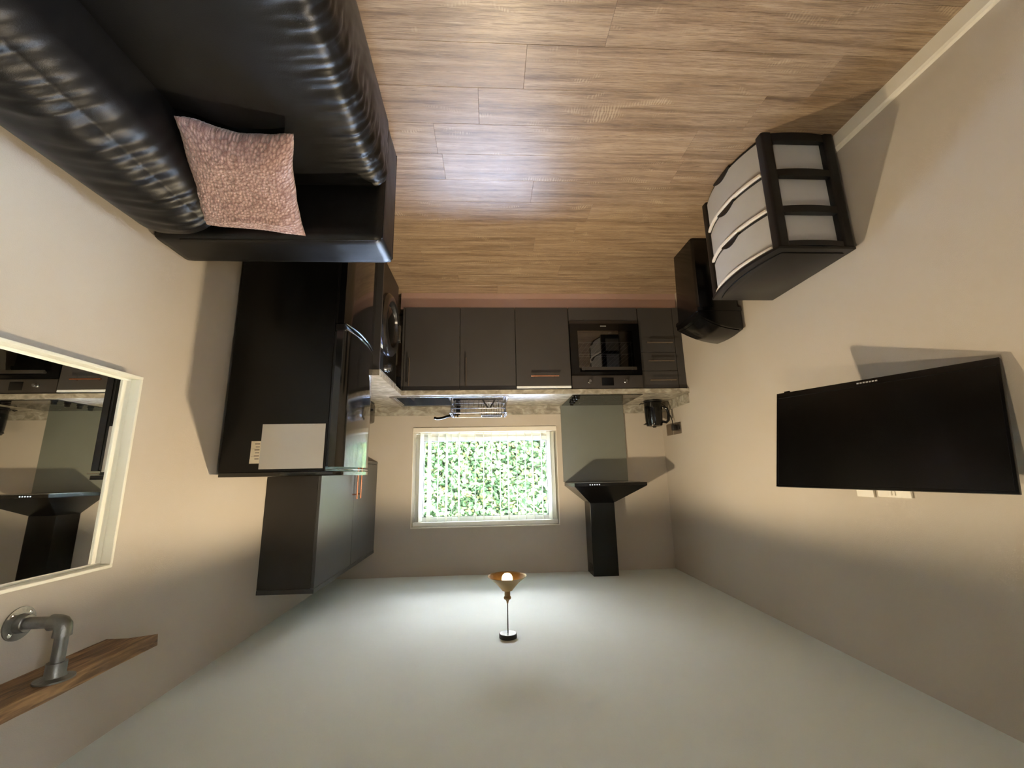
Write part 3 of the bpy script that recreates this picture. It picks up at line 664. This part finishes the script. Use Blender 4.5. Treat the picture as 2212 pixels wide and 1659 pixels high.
# ------------------------------------------------------------------ wall cabinet
t = thing('wall_cabinet', 'graphite two-door wall cabinet with copper bar handles above the fridge', 'cabinet', (1.18, 3.335, 1.41))
kx0, ky0, ky1, kz0, kz1 = 1.016, 2.688, YB-.002, 1.435, 2.166
boxes('carcass', [((kx0+.02, XR-.001), (ky0, ky0+.018), (kz0, kz1)), ((kx0+.02, XR-.001), (ky1-.018, ky1), (kz0, kz1)), ((kx0+.02, XR-.001), (ky0+.018, ky1-.018), (kz0, kz0+.018)), ((kx0+.02, XR-.001), (ky0+.018, ky1-.018), (kz1-.018, kz1)), ((XR-.01, XR-.001), (ky0+.018, ky1-.018), (kz0+.018, kz1-.018))], M['cabdark'], t)
box('cornice', (kx0-.002, XR-.001), (ky0-.003, ky1), (kz1+.002, 2.192), M['cabwall'], t, r=.0015)
box('light_pelmet', (kx0, XR-.001), (ky0, ky1), (1.410, kz0-.002), M['cabwall'], t, r=.0015)
ym = 3.345
for ya, yb, hy in ((ky0+.002, ym-g, ym-.04), (ym+g, ky1-.002, ym+.05)):
    d_ = box('door', (kx0, kx0+.019), (ya, yb), (kz0+.002, kz1), M['cabwall'], t, r=.0012)
    bar_handle('handle', (kx0, hy, 1.47), (kx0, hy, 1.70), (-.034, 0, 0), M['copper'], d_)

# ------------------------------------------------------------------ fridge freezer
t = thing('fridge_freezer', 'tall black fridge freezer at the end of the worktop', 'fridge', (1.02, 2.41, 0))
fy0, fy1 = 2.15, 2.674; fxb, fxd = .80, .738
bm = bmesh.new(); abox(bm, (fxb, 1.30), (fy0, fy1), (.03, 1.512)); bmesh.ops.recalc_face_normals(bm, faces=bm.faces[:]); bevel(bm, .003, 2); link('body', bm, M['fridge'], t)
for fy in (2.20, 2.62):
    for fx in (.84, 1.25): lathe('foot', [(.018, 0), (.018, .03)], (fx, fy, .0005), (0, 0, 1), M['black'], t, 12)
def fdoor(name, z0, z1):
    n = 18; poly = []
    for i in range(n+1):
        u = i/n; y = fy0+.002+(fy1-fy0-.004)*u
        # gently bowed front with rounded ends
        b = .024*(1-(2*u-1)**2); e = min(u, 1-u)*(fy1-fy0); rr = .02
        edge = rr-math.sqrt(max(0, rr*rr-(rr-min(e, rr))**2))
        poly.append((fxd-b+edge*.9, y))
    poly += [(fxb-.012, fy1-.002), (fxb-.012, fy0+.002)]
    o = prism(name, poly, 2, z0, z1, M['fdoor'], t)
    return shade(o, 30)
fdoor('fridge_door', .79, 1.492); fdoor('freezer_door', .045, .752)
boxes('door_seal', [((fxb-.012, fxb), (fy0+.006, fy1-.006), (.05, .748)), ((fxb-.012, fxb), (fy0+.006, fy1-.006), (.795, 1.488))], M['black'], t)
box('door_grip_channel', (fxd+.012, fxb-.001), (fy0+.006, fy1-.006), (.754, .788), M['black'], t, r=.002)
# curved chrome lips on the two door edges
for zz, nm in ((.786, 'upper_grip_lip'), (.756, 'lower_grip_lip')):
    pts = []
    for i in range(15):
        u = i/14; y = fy0+.004+(fy1-fy0-.008)*u; pts.append((fxd-.024*(1-(2*u-1)**2)+.006, y, zz-.006*(1-(2*u-1)**2) if zz > .77 else zz))
    tube(nm, pts, .0035, M['chrome'], t, 8)
# top cap, overhanging, with the same bowed front and a chrome line beneath it
n = 18; poly = []
for i in range(n+1):
    u = i/n; y = fy0+(fy1-fy0)*u; e = min(u, 1-u)*(fy1-fy0); rr = .03
    edge = rr-math.sqrt(max(0, rr*rr-(rr-min(e, rr))**2)); poly.append((fxd-.002-.024*(1-(2*u-1)**2)+edge*.8, y))
poly += [(1.30, fy1), (1.30, fy0)]
shade(prism('top_cap', poly, 2, 1.513, 1.533, M['fdoor'], t, r=.002), 30)
tube('top_trim', [(fxb-.002, fy0+.003, 1.506)]+[(fxd-.024*(1-(2*i/14-1)**2)+.004, fy0+.004+(fy1-fy0-.008)*i/14, 1.504) for i in range(15)], .0028, M['chrome'], t, 8)
# whiteboard and paper on its side (magnetic: they hang on the fridge)
tag(box('magnetic_whiteboard', (.810, 1.113), (fy0-.0045, fy0-.0005), (1.280, 1.498), M['board'], None, r=.0008), 'blank white magnetic memo board on the side of the fridge', 'whiteboard')
t = thing('paper_note', 'small cream paper with dark writing tucked behind the white board on the fridge', 'note', (1.135, fy0-.0004, 1.36))
box('sheet', (1.105, 1.160), (fy0-.00045, fy0-.00015), (1.362, 1.470), M['paper'], t)
boxes('writing', [((1.118, 1.142-(q % 2)*.004), (fy0-.00065, fy0-.00045), (1.374+q*.0145, 1.3775+q*.0145)) for q in range(6)]+[((1.118, 1.157), (fy0-.00062, fy0-.00045), (zz, zz+.001)) for zz in (1.399, 1.434)], M['ink'], t)
prism('folded_corner', [(1.160, 1.470), (1.160, 1.448), (1.148, 1.470)], 1, fy0-.0022, fy0-.0007, M['paper'], t)

# ------------------------------------------------------------------ sofa
def soft_box(name, x, y, z, rad, parent, n=(40, 60, 24), disp=None, mt=None, crown=(0, 0, 0)):
    """rounded upholstered block with puffed faces and a displacement function of (u, v, w) in [-1,1]"""
    c = Vector(((x[0]+x[1])/2, (y[0]+y[1])/2, (z[0]+z[1])/2)); hx, hy, hz = (x[1]-x[0])/2, (y[1]-y[0])/2, (z[1]-z[0])/2
    bm = bmesh.new(); verts = {}
    def vert(u, v, w):
        key = (round(u, 5), round(v, 5), round(w, 5))
        if key in verts: return verts[key]
        p = Vector((u*hx, v*hy, w*hz))
        q = Vector((max(-hx+rad, min(hx-rad, p.x)), max(-hy+rad, min(hy-rad, p.y)), max(-hz+rad, min(hz-rad, p.z))))
        d = p-q; nrm = d.normalized() if d.length > 1e-6 else Vector((0, 0, 1))
        s = q + nrm*rad
        s += Vector((crown[0]*u*abs(u)*(1-v*v)*(1-w*w), crown[1]*v*abs(v)*(1-u*u)*(1-w*w), crown[2]*w*abs(w)*(1-u*u)*(1-v**4)))
        if disp: s += nrm*disp(u, v, w)
        verts[key] = bm.verts.new(c+s); return verts[key]
    def lin_(n_, i): return -1+2*i/n_
    for ax in range(3):
        a, b = [k_ for k_ in range(3) if k_ != ax]
        for sgn in (-1, 1):
            for i in range(n[a]):
                for j in range(n[b]):
                    quad = []
                    for di, dj in ((0, 0), (1, 0), (1, 1), (0, 1)):
                        t_ = [0, 0, 0]; t_[ax] = sgn; t_[a] = lin_(n[a], i+di); t_[b] = lin_(n[b], j+dj); quad.append(vert(*t_))
                    if len(set(quad)) == 4: bm.faces.new(quad)
    bmesh.ops.recalc_face_normals(bm, faces=bm.faces[:])
    return link(name, bm, mt or M['leather'], parent, smooth=True)
so = thing('sofa', 'black leather two-seater sofa against the right-hand wall', 'sofa', (.88, .75, 0))
SX0, SX1 = .430, 1.325
AY0, AY1 = 1.588, 1.792
NY0 = -.55
def arm_disp(u, v, w): return .0015*noise.noise(Vector((u*5, v*3, w*5)))
for ya, yb in ((AY0, AY1), (NY0-.205, NY0)):
    a_ = soft_box('arm', (SX0, SX1), (ya, yb), (.03, .602), .016, so, (26, 10, 20), arm_disp, crown=(.003, .004, .006))
    pts = [(SX0+.001, ya+.016, .05), (SX0+.001, ya+.014, .585), (SX0+.02, ya+.012, .598), (SX1-.1, ya+.012, .603)]
    tube('piping', pts, .003, M['leather'], a_, 6)
    pts = [(SX0+.001, yb-.016, .05), (SX0+.001, yb-.014, .585), (SX0+.02, yb-.012, .598)]
    tube('piping', pts, .003, M['leather'], a_, 6)
    for fx in (SX0+.06, SX1-.06): lathe('foot', [(.02, 0), (.022, .035)], (fx, (ya+yb)/2, .0005), (0, 0, 1), M['black'], so, 16)
box('base_frame', (SX0+.03, SX1-.02), (NY0+.002, AY0-.002), (.035, .14), M['leather'], so, r=.01)
def fbm(p, o=4):
    s = 0; a = 1; f = 1
    for _ in range(o): s += a*noise.noise(p*f); a *= .5; f *= 2.03
    return s
def ridge(p):
    return 1-abs(noise.noise(p))*2
def seat_disp(seed):
    def f(u, v, w):
        # creases run across the front edge
        m_ = max(0, -u-.35)/.65
        edge = math.exp(-((w-.75)/.45)**2) if u < -.9 else (max(0, w)*m_**1.2)
        r = fbm(Vector((v*16+seed, u*1.6+w*1.3, seed)), 3)
        r2 = fbm(Vector((v*34+seed+9, u*3+w*2, 3.3)), 2)
        s = edge*(.0095*r + .0035*r2)
        s += .003*noise.noise(Vector((u*2, v*3, w+seed)))
        # front panel: slanting folds from the edge towards the floor
        if u < -.95: s += .004*fbm(Vector((v*9+w*2.5+seed, w*2, 1)), 2)*(1-abs(w))
        return s
    return f
mids = (NY0+AY0)/2
for i, (ya, yb) in enumerate(((mids+.002, AY0-.004), (NY0+.004, mids-.002))):
    soft_box('seat_cushion', (.412, 1.09), (ya, yb), (.045, .382), .055, so, (60, 170, 34), seat_disp(3.1+i*5), crown=(.014, 0, .022))
def back_disp(seed):
    def f(u, v, w):
        a = math.atan2(w, -u)                      # 0 = front face, 90 deg = top
        band = math.exp(-((a-R(58))/R(34))**2)
        q = v*16 + a*2.0
        r = noise.noise(Vector((q+seed, a*.25, seed)))
        e = .35+.65*min(1, (1-abs(v))*5)
        return band*e*.0125*r + .004*noise.noise(Vector((u*2, v*3, w*2+seed)))
    return f
for i, (ya, yb) in enumerate(((mids+.002, AY0-.006), (NY0+.004, mids-.002))):
    o = soft_box('back_cushion', (1.015, SX1+.006), (ya, yb), (.28, .640), .13, so, (40, 170, 44), back_disp(1.7+i*4), crown=(.03, 0, .012))
box('back_frame', (1.16, SX1+.004), (NY0, AY0), (.035, .56), M['leather'], so, r=.02)

# ------------------------------------------------------------------ pillow
def pillow():
    C = {(0, 0): Vector((.972, 1.175, .445)), (1, 0): Vector((.632, 1.222, .440)), (0, 1): Vector((1.115, 1.535, .575)), (1, 1): Vector((.733, 1.592, .588))}
    n = 150; bm = bmesh.new(); uvl = None
    nrm = (C[(1, 0)]-C[(0, 0)]).cross(C[(0, 1)]-C[(0, 0)]).normalized()
    if nrm.z < 0: nrm = -nrm
    G = {}
    for side in (1, -1):
        for i in range(n+1):
            for j in range(n+1):
                if side == -1 and (i in (0, n) or j in (0, n)): G[(side, i, j)] = G[(1, i, j)]; continue
                u, v = i/n, j/n
                a, b = 2*u-1, 2*v-1
                uu = u + (-.05*a*(1-b*b)*abs(a)) + .012*noise.noise(Vector((v*5, 1, 0)))*abs(a); vv = v + (-.06*b*(1-a*a)*abs(b)) + .014*noise.noise(Vector((u*5, 9, 0)))*abs(b)
                vv += -.05*math.exp(-((u-.12)/.22)**2)*(1-v)**3
                p = C[(0, 0)]*(1-uu)*(1-vv)+C[(1, 0)]*uu*(1-vv)+C[(0, 1)]*(1-uu)*vv+C[(1, 1)]*uu*vv
                th_ = .070*(max(0, (1-a**4))*max(0, (1-b**4)))**.55
                # soft sags and a fold across the upper part
                fold = .013*math.exp(-((v-.76-.25*(u-.5)**2*2+.1*(u-.6))/.035)**2)*math.exp(-((u-.62)/.3)**2)
                sag = .012*fbm(Vector((u*3.0, v*3.0, 2.0)), 3)
                nz = .003*noise.noise(Vector((u*70, v*70, side*4)))
                h = side*th_ + (sag + fold)*(1 if side == 1 else .3)*min(1, 6*min(u, 1-u, v, 1-v)+.15) + nz
                # bottom edge bellies where it sinks into the seat
                p = p + nrm*h
                G[(side, i, j)] = bm.verts.new(p)
    uvl = bm.loops.layers.uv.new('UVMap')
    for side in (1, -1):
        for i in range(n):
            for j in range(n):
                q = [(i, j), (i+1, j), (i+1, j+1), (i, j+1)]
                f = bm.faces.new([G[(side, a, b)] for a, b in (q if side == 1 else q[::-1])])
                for lp, (a, b) in zip(f.loops, (q if side == 1 else q[::-1])): lp[uvl].uv = (a/n, b/n)
    bmesh.ops.recalc_face_normals(bm, faces=bm.faces[:])
    o = link('throw_pillow', bm, M['chenille'], None, smooth=True)
    tag(o, 'pink textured square cushion leaning on the sofa arm', 'cushion')
pillow()

# ------------------------------------------------------------------ television
tv = thing('television', 'wall-mounted flat black television swung out from the left wall', 'television', (0, 0, 0))
W_, H_ = .735, .435
bm = bmesh.new(); abox(bm, (-W_/2, W_/2), (0, .014), (-H_/2, H_/2)); bmesh.ops.recalc_face_normals(bm, faces=bm.faces[:]); bevel(bm, .003, 2)
link('casing', bm, M['black'], tv)
box('rear_housing', (-W_/2+.05, W_/2-.05), (.0145, .034), (-H_/2+.03, H_/2-.1), M['black'], tv, r=.006)
box('screen', (-W_/2+.010, W_/2-.010), (-.0006, .0006), (-H_/2+.026, H_/2-.010), M['screen'], tv)
boxes('bezel', [((-W_/2, W_/2), (-.0025, 0), (-H_/2, -H_/2+.025)), ((-W_/2, W_/2), (-.0025, 0), (H_/2-.009, H_/2)), ((-W_/2, -W_/2+.009), (-.0025, 0), (-H_/2+.025, H_/2-.009)), ((W_/2-.009, W_/2), (-.0025, 0), (-H_/2+.025, H_/2-.009))], M['bgloss'], tv, r=.0008)
# a short row of tiny worn silver letters too small to read in the photograph
boxes('lettering', [((-.036+q*.0105, -.0285+q*.0105), (-.0031, -.0025), (-H_/2+.010, -H_/2+.0155)) for q in range(7)], M['logo'], tv)
box('receiver_window', (W_/2-.06, W_/2-.035), (-.002, .006), (-H_/2-.006, -H_/2), M['bgloss'], tv, r=.001)
c0, yw_, tl_, rl_ = Vector((-1.4626, 1.5611, 1.4136)), 1.188, -.2115, -.0147
e1 = Vector((math.cos(yw_), math.sin(yw_), 0)); nr = Vector((math.sin(yw_)*math.cos(tl_), -math.cos(yw_)*math.cos(tl_), math.sin(tl_)))
e2 = nr.cross(e1)
if e2.z < 0: e2 = -e2
E1 = math.cos(rl_)*e1+math.sin(rl_)*e2; E2 = -math.sin(rl_)*e1+math.cos(rl_)*e2
back = E1.cross(E2); back = -back   # local +Y points away from the viewer
mm_ = Matrix((E1, -(E1.cross(E2)), E2)).transposed().to_4x4(); mm_.translation = c0
tv.matrix_world = mm_
tv.rotation_euler = mm_.to_euler(); tv.location = c0
# wall arm (stays a thing of its own: it carries the television)
t = thing('tv_bracket', 'black metal swing arm holding the television to the wall', 'bracket', (XL, 1.50, 1.40))
box('wall_rail', (XL+.0005, XL+.012), (1.44, 1.56), (1.33, 1.50), M['black'], t, r=.002)
bk = c0 - nr*.034
tube('arm', [(XL+.012, 1.50, 1.41), tuple(Vector((XL+.05, 1.52, 1.41))), tuple(bk - nr*.012)], .012, M['black'], t, 10)
# wall plates above the television
t = thing('aerial_plate', 'white single aerial plate peeping out above the television', 'wall plate', (XL, 1.845, 1.59))
box('plate', (XL+.0005, XL+.010), (1.803, 1.889), (1.586, 1.672), M['wplate'], t, r=.002)
lathe('aerial_jack', [(.006, 0), (.006, .008), (.004, .009)], (XL+.010, 1.846, 1.628), (1, 0, 0), M['steel'], t, 16)
t = thing('double_socket', 'white double socket peeping out above the television', 'socket', (XL, 1.70, 1.58))
box('plate', (XL+.0005, XL+.010), (1.636, 1.783), (1.582, 1.668), M['wplate'], t, r=.002)
for y in (1.700, 1.716): box('rocker_switch', (XL+.010, XL+.0135), (y, y+.011), (1.642, 1.660), M['wplate'], t, r=.001)
boxes('pin_slots', [((XL+.0101, XL+.0106), (y, y+.006), (1.60, 1.608)) for y in (1.66, 1.682, 1.735, 1.757)], M['black'], t)

# ------------------------------------------------------------------ storage tower
t = thing('drawer_tower', 'black plastic drawer tower with three frosted drawers against the left wall', 'drawer tower', (-1.455, 1.92, 0))
tx0, tx1, ty0, ty1, tz = -1.635, -1.282, 1.632, 2.205, .600
pr = .026
def post(x, y):
    bm = bmesh.new(); abox(bm, (x-pr, x+pr), (y-pr, y+pr), (.0, tz-.018)); bmesh.ops.recalc_face_normals(bm, faces=bm.faces[:])
    ed = [e for e in bm.edges if abs(e.verts[0].co.z-e.verts[1].co.z) > .1]
    bmesh.ops.bevel(bm, geom=ed, offset=.012, segments=4, affect='EDGES', profile=.5)
    shade(link('post', bm, M['tower'], t))
for x in (tx0+pr, tx1-pr):
    for y in (ty0+pr, ty1-pr): post(x, y)
def bow_front(u, b=.045): return b*(1-(2*u-1)**2)
def bowed(name, y0_, y1_, z0, z1, x_in, dx, mt, parent, b=.045, n=20, r=0, uoff=(0, 1)):
    """strip along Y whose +X face is bowed"""
    poly = []
    for i in range(n+1):
        u = i/n; poly.append((tx1+dx+bow_front(uoff[0]+(uoff[1]-uoff[0])*u, b), y0_+(y1_-y0_)*u))
    for i in range(n, -1, -1):
        u = i/n; poly.append((x_in+bow_front(uoff[0]+(uoff[1]-uoff[0])*u, b), y0_+(y1_-y0_)*u))
    return shade(prism(name, poly, 2, z0, z1, mt, parent, r), 25)
levels = [.006, .205, .392, .575]
# side rails (near and far), slightly bowed outwards
def side_rail(y, s_, z0, z1):
    n = 12; poly = []
    for i in range(n+1):
        u = i/n; poly.append((tx0+2*pr-.006+(tx1-tx0-4*pr+.012)*u, y+s_*(.010*(1-(2*u-1)**2))))
    for i in range(n, -1, -1):
        u = i/n; poly.append((tx0+2*pr-.006+(tx1-tx0-4*pr+.012)*u, y-s_*.02))
    shade(prism('side_rail', poly, 2, z0, z1, M['tower'], t), 25)
for y, s_ in ((ty0+.006, -1), (ty1-.006, 1)):
    side_rail(y, s_, .0, .042)
    side_rail(y, s_, .193, .228); side_rail(y, s_, .382, .416); side_rail(y, s_, .556, .582)
# front rails between drawers
for z0 in (.008, .200, .388): bowed('front_rail', ty0+2*pr, ty1-2*pr, z0-.002, z0+.012, tx1-.06, -.012, M['tower'], t)
# top: moulded lid with bowed front, raised rim and sunken field
n = 24; poly = []
for i in range(n+1):
    u = i/n; poly.append((tx1+.004+bow_front(u), ty0+(ty1-ty0)*u))
poly += [(tx0, ty1), (tx0, ty0)]
shade(prism('top_rim', poly, 2, tz-.018, tz-.004, M['tower'], t, r=.004), 25)
poly = []
for i in range(n+1):
    u = i/n; poly.append((tx1-.030+bow_front(u, .042), ty0+.035+(ty1-ty0-.07)*u))
poly += [(tx0+.03, ty1-.035), (tx0+.03, ty0+.035)]
shade(prism('top_panel', poly, 2, tz-.004, tz+.002, M['tower'], t, r=.003), 25)
# drawers
for z0, z1 in ((.020, .198), (.213, .386), (.401, .574)):
    d_ = bpy.data.objects.new('drawer', None); COL.objects.link(d_); d_.parent = t; d_.location = Vector((-1.455, 1.92, z0))-t.location
    ya, yb = ty0+.050, ty1-.050
    bowed('drawer_front', ya, yb, z0, z1-.012, tx1-.012, -.008, M['frost'], d_)
    bowed('drawer_rim', ya-.004, yb+.004, z1-.013, z1, tx1-.012, .004, M['froste'], d_, r=.002)
    boxes('drawer_tray', [((tx0+.02, tx1-.02), (ty0+.033, ty0+.036), (z0, z1-.008)), ((tx0+.02, tx1-.02), (ty1-.036, ty1-.033), (z0, z1-.008)), ((tx0+.02, tx1-.02), (ty0+.036, ty1-.036), (z0, z0+.003)), ((tx0+.017, tx0+.02), (ty0+.033, ty1-.033), (z0, z1-.008))], M['frost'], d_)
    # finger scoop: a dark moulded tongue hanging in the middle of the rail below each drawer front
    nn = 14; pol = []
    for i in range(nn+1):
        u = i/nn; y = (ya+yb)/2-.075+.15*u; uu = (y-ty0)/(ty1-ty0)
        pol.append((y, z0-.004+.026*math.sin(math.pi*u)**1.0))
    pol += [((ya+yb)/2+.075, z0-.012), ((ya+yb)/2-.075, z0-.012)]
    prism('finger_grip', pol, 0, tx1+.020, tx1+.041, M['tower'], d_, r=.002)
# ------------------------------------------------------------------ bin
t = thing('swing_bin', 'tall black plastic swing-top bin between the drawer tower and kitchen units', 'bin', (-1.51, 2.69, 0))
def taper(name, x, y, z, inset, mt, parent, r=.02):
    bm = bmesh.new(); a, b = srt(x), srt(y)
    vs = abox(bm, a, b, z)
    for v in vs:
        if v.co.z < (z[0]+z[1])/2:
            v.co.x += inset if v.co.x < sum(a)/2 else -inset; v.co.y += inset if v.co.y < sum(b)/2 else -inset
    bmesh.ops.recalc_face_normals(bm, faces=bm.faces[:])
    ed = [e for e in bm.edges if abs(e.verts[0].co.z-e.verts[1].co.z) > .1]
    bmesh.ops.bevel(bm, geom=ed, offset=r, segments=5, affect='EDGES', profile=.5)
    return shade(link(name, bm, mt, parent), 30)
taper('bin_body', (-1.640, -1.362), (2.525, 2.835), (0.001, .512), .012, M['bgloss'], t)
taper('bin_collar', (-1.648, -1.354), (2.517, 2.843), (.505, .530), .001, M['bgloss'], t)
# lid: walls rising towards the wall, closed by a domed flap
bm = bmesh.new(); ny = 14; nx = 14
def lidz(u): return .556+.100*u**.9          # u: 0 at the room side, 1 at the wall side
top = {}
for i in range(nx+1):
    for j in range(ny+1):
        u, v = i/nx, j/ny; x = -1.358-.284*u; y = 2.521+.318*v
        z = lidz(u)+.045*math.sin(math.pi*u)*(.6+.4*math.sin(math.pi*v))*.6+.012*math.sin(math.pi*v)
        top[(i, j)] = bm.verts.new((x, y, z))
for i in range(nx):
    for j in range(ny): bm.faces.new((top[(i, j)], top[(i+1, j)], top[(i+1, j+1)], top[(i, j+1)]))
edge = [top[(i, 0)] for i in range(nx+1)]+[top[(nx, j)] for j in range(1, ny+1)]+[top[(i, ny)] for i in range(nx-1, -1, -1)]+[top[(0, j)] for j in range(ny-1, 0, -1)]
low = [bm.verts.new((v.co.x, v.co.y, .530)) for v in edge]
for i in range(len(edge)):
    k_ = (i+1) % len(edge); bm.faces.new((edge[i], low[i], low[k_], edge[k_]))
bm.faces.new(low); bmesh.ops.recalc_face_normals(bm, faces=bm.faces[:]); shade(link('bin_lid', bm, M['bgloss'], t), 40)
bm = bmesh.new(); top = {}
for h in (0, 1):
    for i in range(nx+1):
        for j in range(ny+1):
            u, v = .05+.9*i/nx, .05+.9*j/ny; x = -1.358-.284*u; y = 2.521+.318*v
            top[(h, i, j)] = bm.verts.new((x, y, lidz(u)+.045*math.sin(math.pi*u)*(.6+.4*math.sin(math.pi*v))*.6+.012*math.sin(math.pi*v)+.001+.003*h))
for i in range(nx):
    for j in range(ny):
        for h in (0, 1): bm.faces.new((top[(h, i, j)], top[(h, i+1, j)], top[(h, i+1, j+1)], top[(h, i, j+1)]))
for i in range(nx):
    for j in (0, ny): bm.faces.new((top[(0, i, j)], top[(0, i+1, j)], top[(1, i+1, j)], top[(1, i, j)]))
for j in range(ny):
    for i in (0, nx): bm.faces.new((top[(0, i, j)], top[(0, i, j+1)], top[(1, i, j+1)], top[(1, i, j)]))
bmesh.ops.recalc_face_normals(bm, faces=bm.faces[:]); shade(link('swing_flap', bm, M['bgloss'], t), 40)

# ------------------------------------------------------------------ wall mirror
t = thing('wall_mirror', 'cream framed mirror hanging on the right-hand wall below the shelf', 'mirror', (XR, 1.2, 1.167))
my0, my1, mz0, mz1, fx_ = .62, 1.612, 1.165, 1.829, 1.285
boxes('mirror_frame', [((fx_, XR-.001), (my0, my1), (mz0, mz0+.011)), ((fx_, XR-.001), (my0, my1), (mz1-.011, mz1)), ((fx_, XR-.001), (my0, my0+.011), (mz0+.011, mz1-.011)), ((fx_, XR-.001), (my1-.011, my1), (mz0+.011, mz1-.011))], M['cream'], t, r=.0015)
boxes('frame_ledge', [((1.3175, XR-.001), (my0+.011, my1-.011), (mz0+.011, mz0+.019)), ((1.3175, XR-.001), (my0+.011, my1-.011), (mz1-.019, mz1-.011)), ((1.3175, XR-.001), (my0+.011, my0+.046), (mz0+.019, mz1-.019)), ((1.3175, XR-.001), (my1-.046, my1-.011), (mz0+.019, mz1-.019))], M['cream'], t, r=.001)
box('mirror_glass', (1.3215, XR-.002), (my0+.046, my1-.046), (mz0+.019, mz1-.019), M['mirror'], t)

# ------------------------------------------------------------------ shelf on pipe brackets
t = thing('wall_shelf', 'rustic wooden shelf on grey pipe brackets high on the right-hand wall', 'shelf', (XR, .95, 1.89))
bm = bmesh.new(); z0, z1 = 2.079, 2.117; ns = 40; top = []
def sx_front(y): return 1.190+.0025*noise.noise(Vector((y*9, 0, 0)))
ys = [.32+(1.735-.32)*i/ns for i in range(ns+1)]
rows = []
for i, y in enumerate(ys):
    yb = y if i < ns else 1.665
    rows.append([bm.verts.new((sx_front(y), y, z0+.001*noise.noise(Vector((y*12, 3, 0))))), bm.verts.new((sx_front(y)-.001, y+(.004 if i == ns else 0), z1+.0015*noise.noise(Vector((y*10, 7, 0))))), bm.verts.new((XR-.001, yb, z1)), bm.verts.new((XR-.001, yb, z0))])
for a, b in zip(rows, rows[1:]):
    for k_ in range(4): bm.faces.new((a[k_], a[(k_+1) % 4], b[(k_+1) % 4], b[k_]))
bm.faces.new(rows[0]); bm.faces.new(rows[-1]); bmesh.ops.recalc_face_normals(bm, faces=bm.faces[:])
link('shelf_board', bm, M['rustic'], t)
for py in (1.388, .55):
    br = bpy.data.objects.new('pipe_bracket', None); COL.objects.link(br); br.parent = t; br.location = Vector((XR, py, 1.89))-t.location
    px, pz = 1.212, 1.932
    lathe('wall_flange', [(.044, 0), (.044, .004), (.026, .006), (.024, .024), (.022, .026)], (XR-.0005, py, pz), (-1, 0, 0), M['galv'], br, 32)
    for a in (45, 135, 225, 315):
        lathe('screw', [(.006, 0), (.006, .0015), (.003, .002)], (XR-.0045, py+.034*math.cos(R(a)), pz+.034*math.sin(R(a))), (-1, 0, 0), M['chrome'], br, 12)
    tube('pipe', [(XR-.02, py, pz), (px+.02, py, pz)], .0155, M['galv'], br, 20)
    el = [(px+.034, py, pz), (px+.018, py, pz), (px+.008, py, pz+.003), (px+.0015, py, pz+.010), (px, py, pz+.02), (px, py, pz+.036)]
    tube('elbow', el, [.0215, .0205, .0205, .0205, .0205, .0215], M['galv'], br, 24)
    tube('pipe', [(px, py, pz+.03), (px, py, z0-.025)], .0155, M['galv'], br, 20)
    lathe('shelf_flange', [(.0225, 0), (.023, .03), (.026, .036), (.044, .040), (.044, .0445)], (px, py, z0-.0452), (0, 0, 1), M['galv'], br, 32)

# ------------------------------------------------------------------ pendants
def pendant(x, y, label, power):
    t = thing('pendant_lamp', label, 'pendant lamp', (x, y, 2.06), 'ceiling pendant lamps')
    lathe('ceiling_rose', [(.001, 0), (.044, .0), (.0475, .003), (.0475, .022)], (x, y, H-.0225), (0, 0, 1), M['black'], t, 40)
    tube('cord', [(x, y, H-.022), (x, y, 2.226)], .0028, M['black'], t, 8)
    lathe('lamp_holder', [(.004, .118), (.006, .108), (.010, .10), (.019, .094), (.0205, .088), (.019, .084), (.0155, .08), (.0155, .05), (.024, .048), (.031, .042), (.031, .034), (.028, .03)], (x, y, 2.112), (0, 0, 1), M['cond'], t, 32)
    sh = lathe('lamp_shade', [(.029, .0735), (.0325, .068), (.0632, .0345), (.1005, .005), (.107, .001), (.1078, 0), (.107, -.001), (.0995, .0035), (.0622, .0335), (.0315, .0672), (.0275, .0725)], (x, y, 2.090), (0, 0, 1), M['cond'], t, 56, cap=False)
    lathe('shade_lining', [(.0988, .0035), (.0615, .0333), (.031, .066), (.016, .068)], (x, y, 2.0895), (0, 0, 1), M['lining'], sh, 56, cap=False)
    bl_ = lathe('bulb', [(.001, -.034), (.014, -.031), (.024, -.023), (.029, -.012), (.030, 0), (.027, .013), (.019, .026), (.013, .036), (.012, .05)], (x, y, 2.108), (0, 0, 1), M['bulb'], t, 28)
    # the light of the bulb, opening downwards below the opaque cone
    ld = bpy.data.lights.new('bulb_light', 'SPOT'); ld.energy = power; ld.color = (1, .80, .52); ld.spot_size = R(176); ld.spot_blend = .2; ld.shadow_soft_size = .03
    lo = bpy.data.objects.new('bulb_light', ld); COL.objects.link(lo); lo.parent = t; lo.location = Vector((0, 0, 2.070)) - Vector((0, 0, 2.06))
    return t
pendant(-.0925, 2.500, 'brass cone pendant lamp with a glowing bulb in front of the window', LAMP)
pendant(-.09, .53, 'second cone pendant lamp with glowing bulb hanging near the viewer', LAMP*.44)
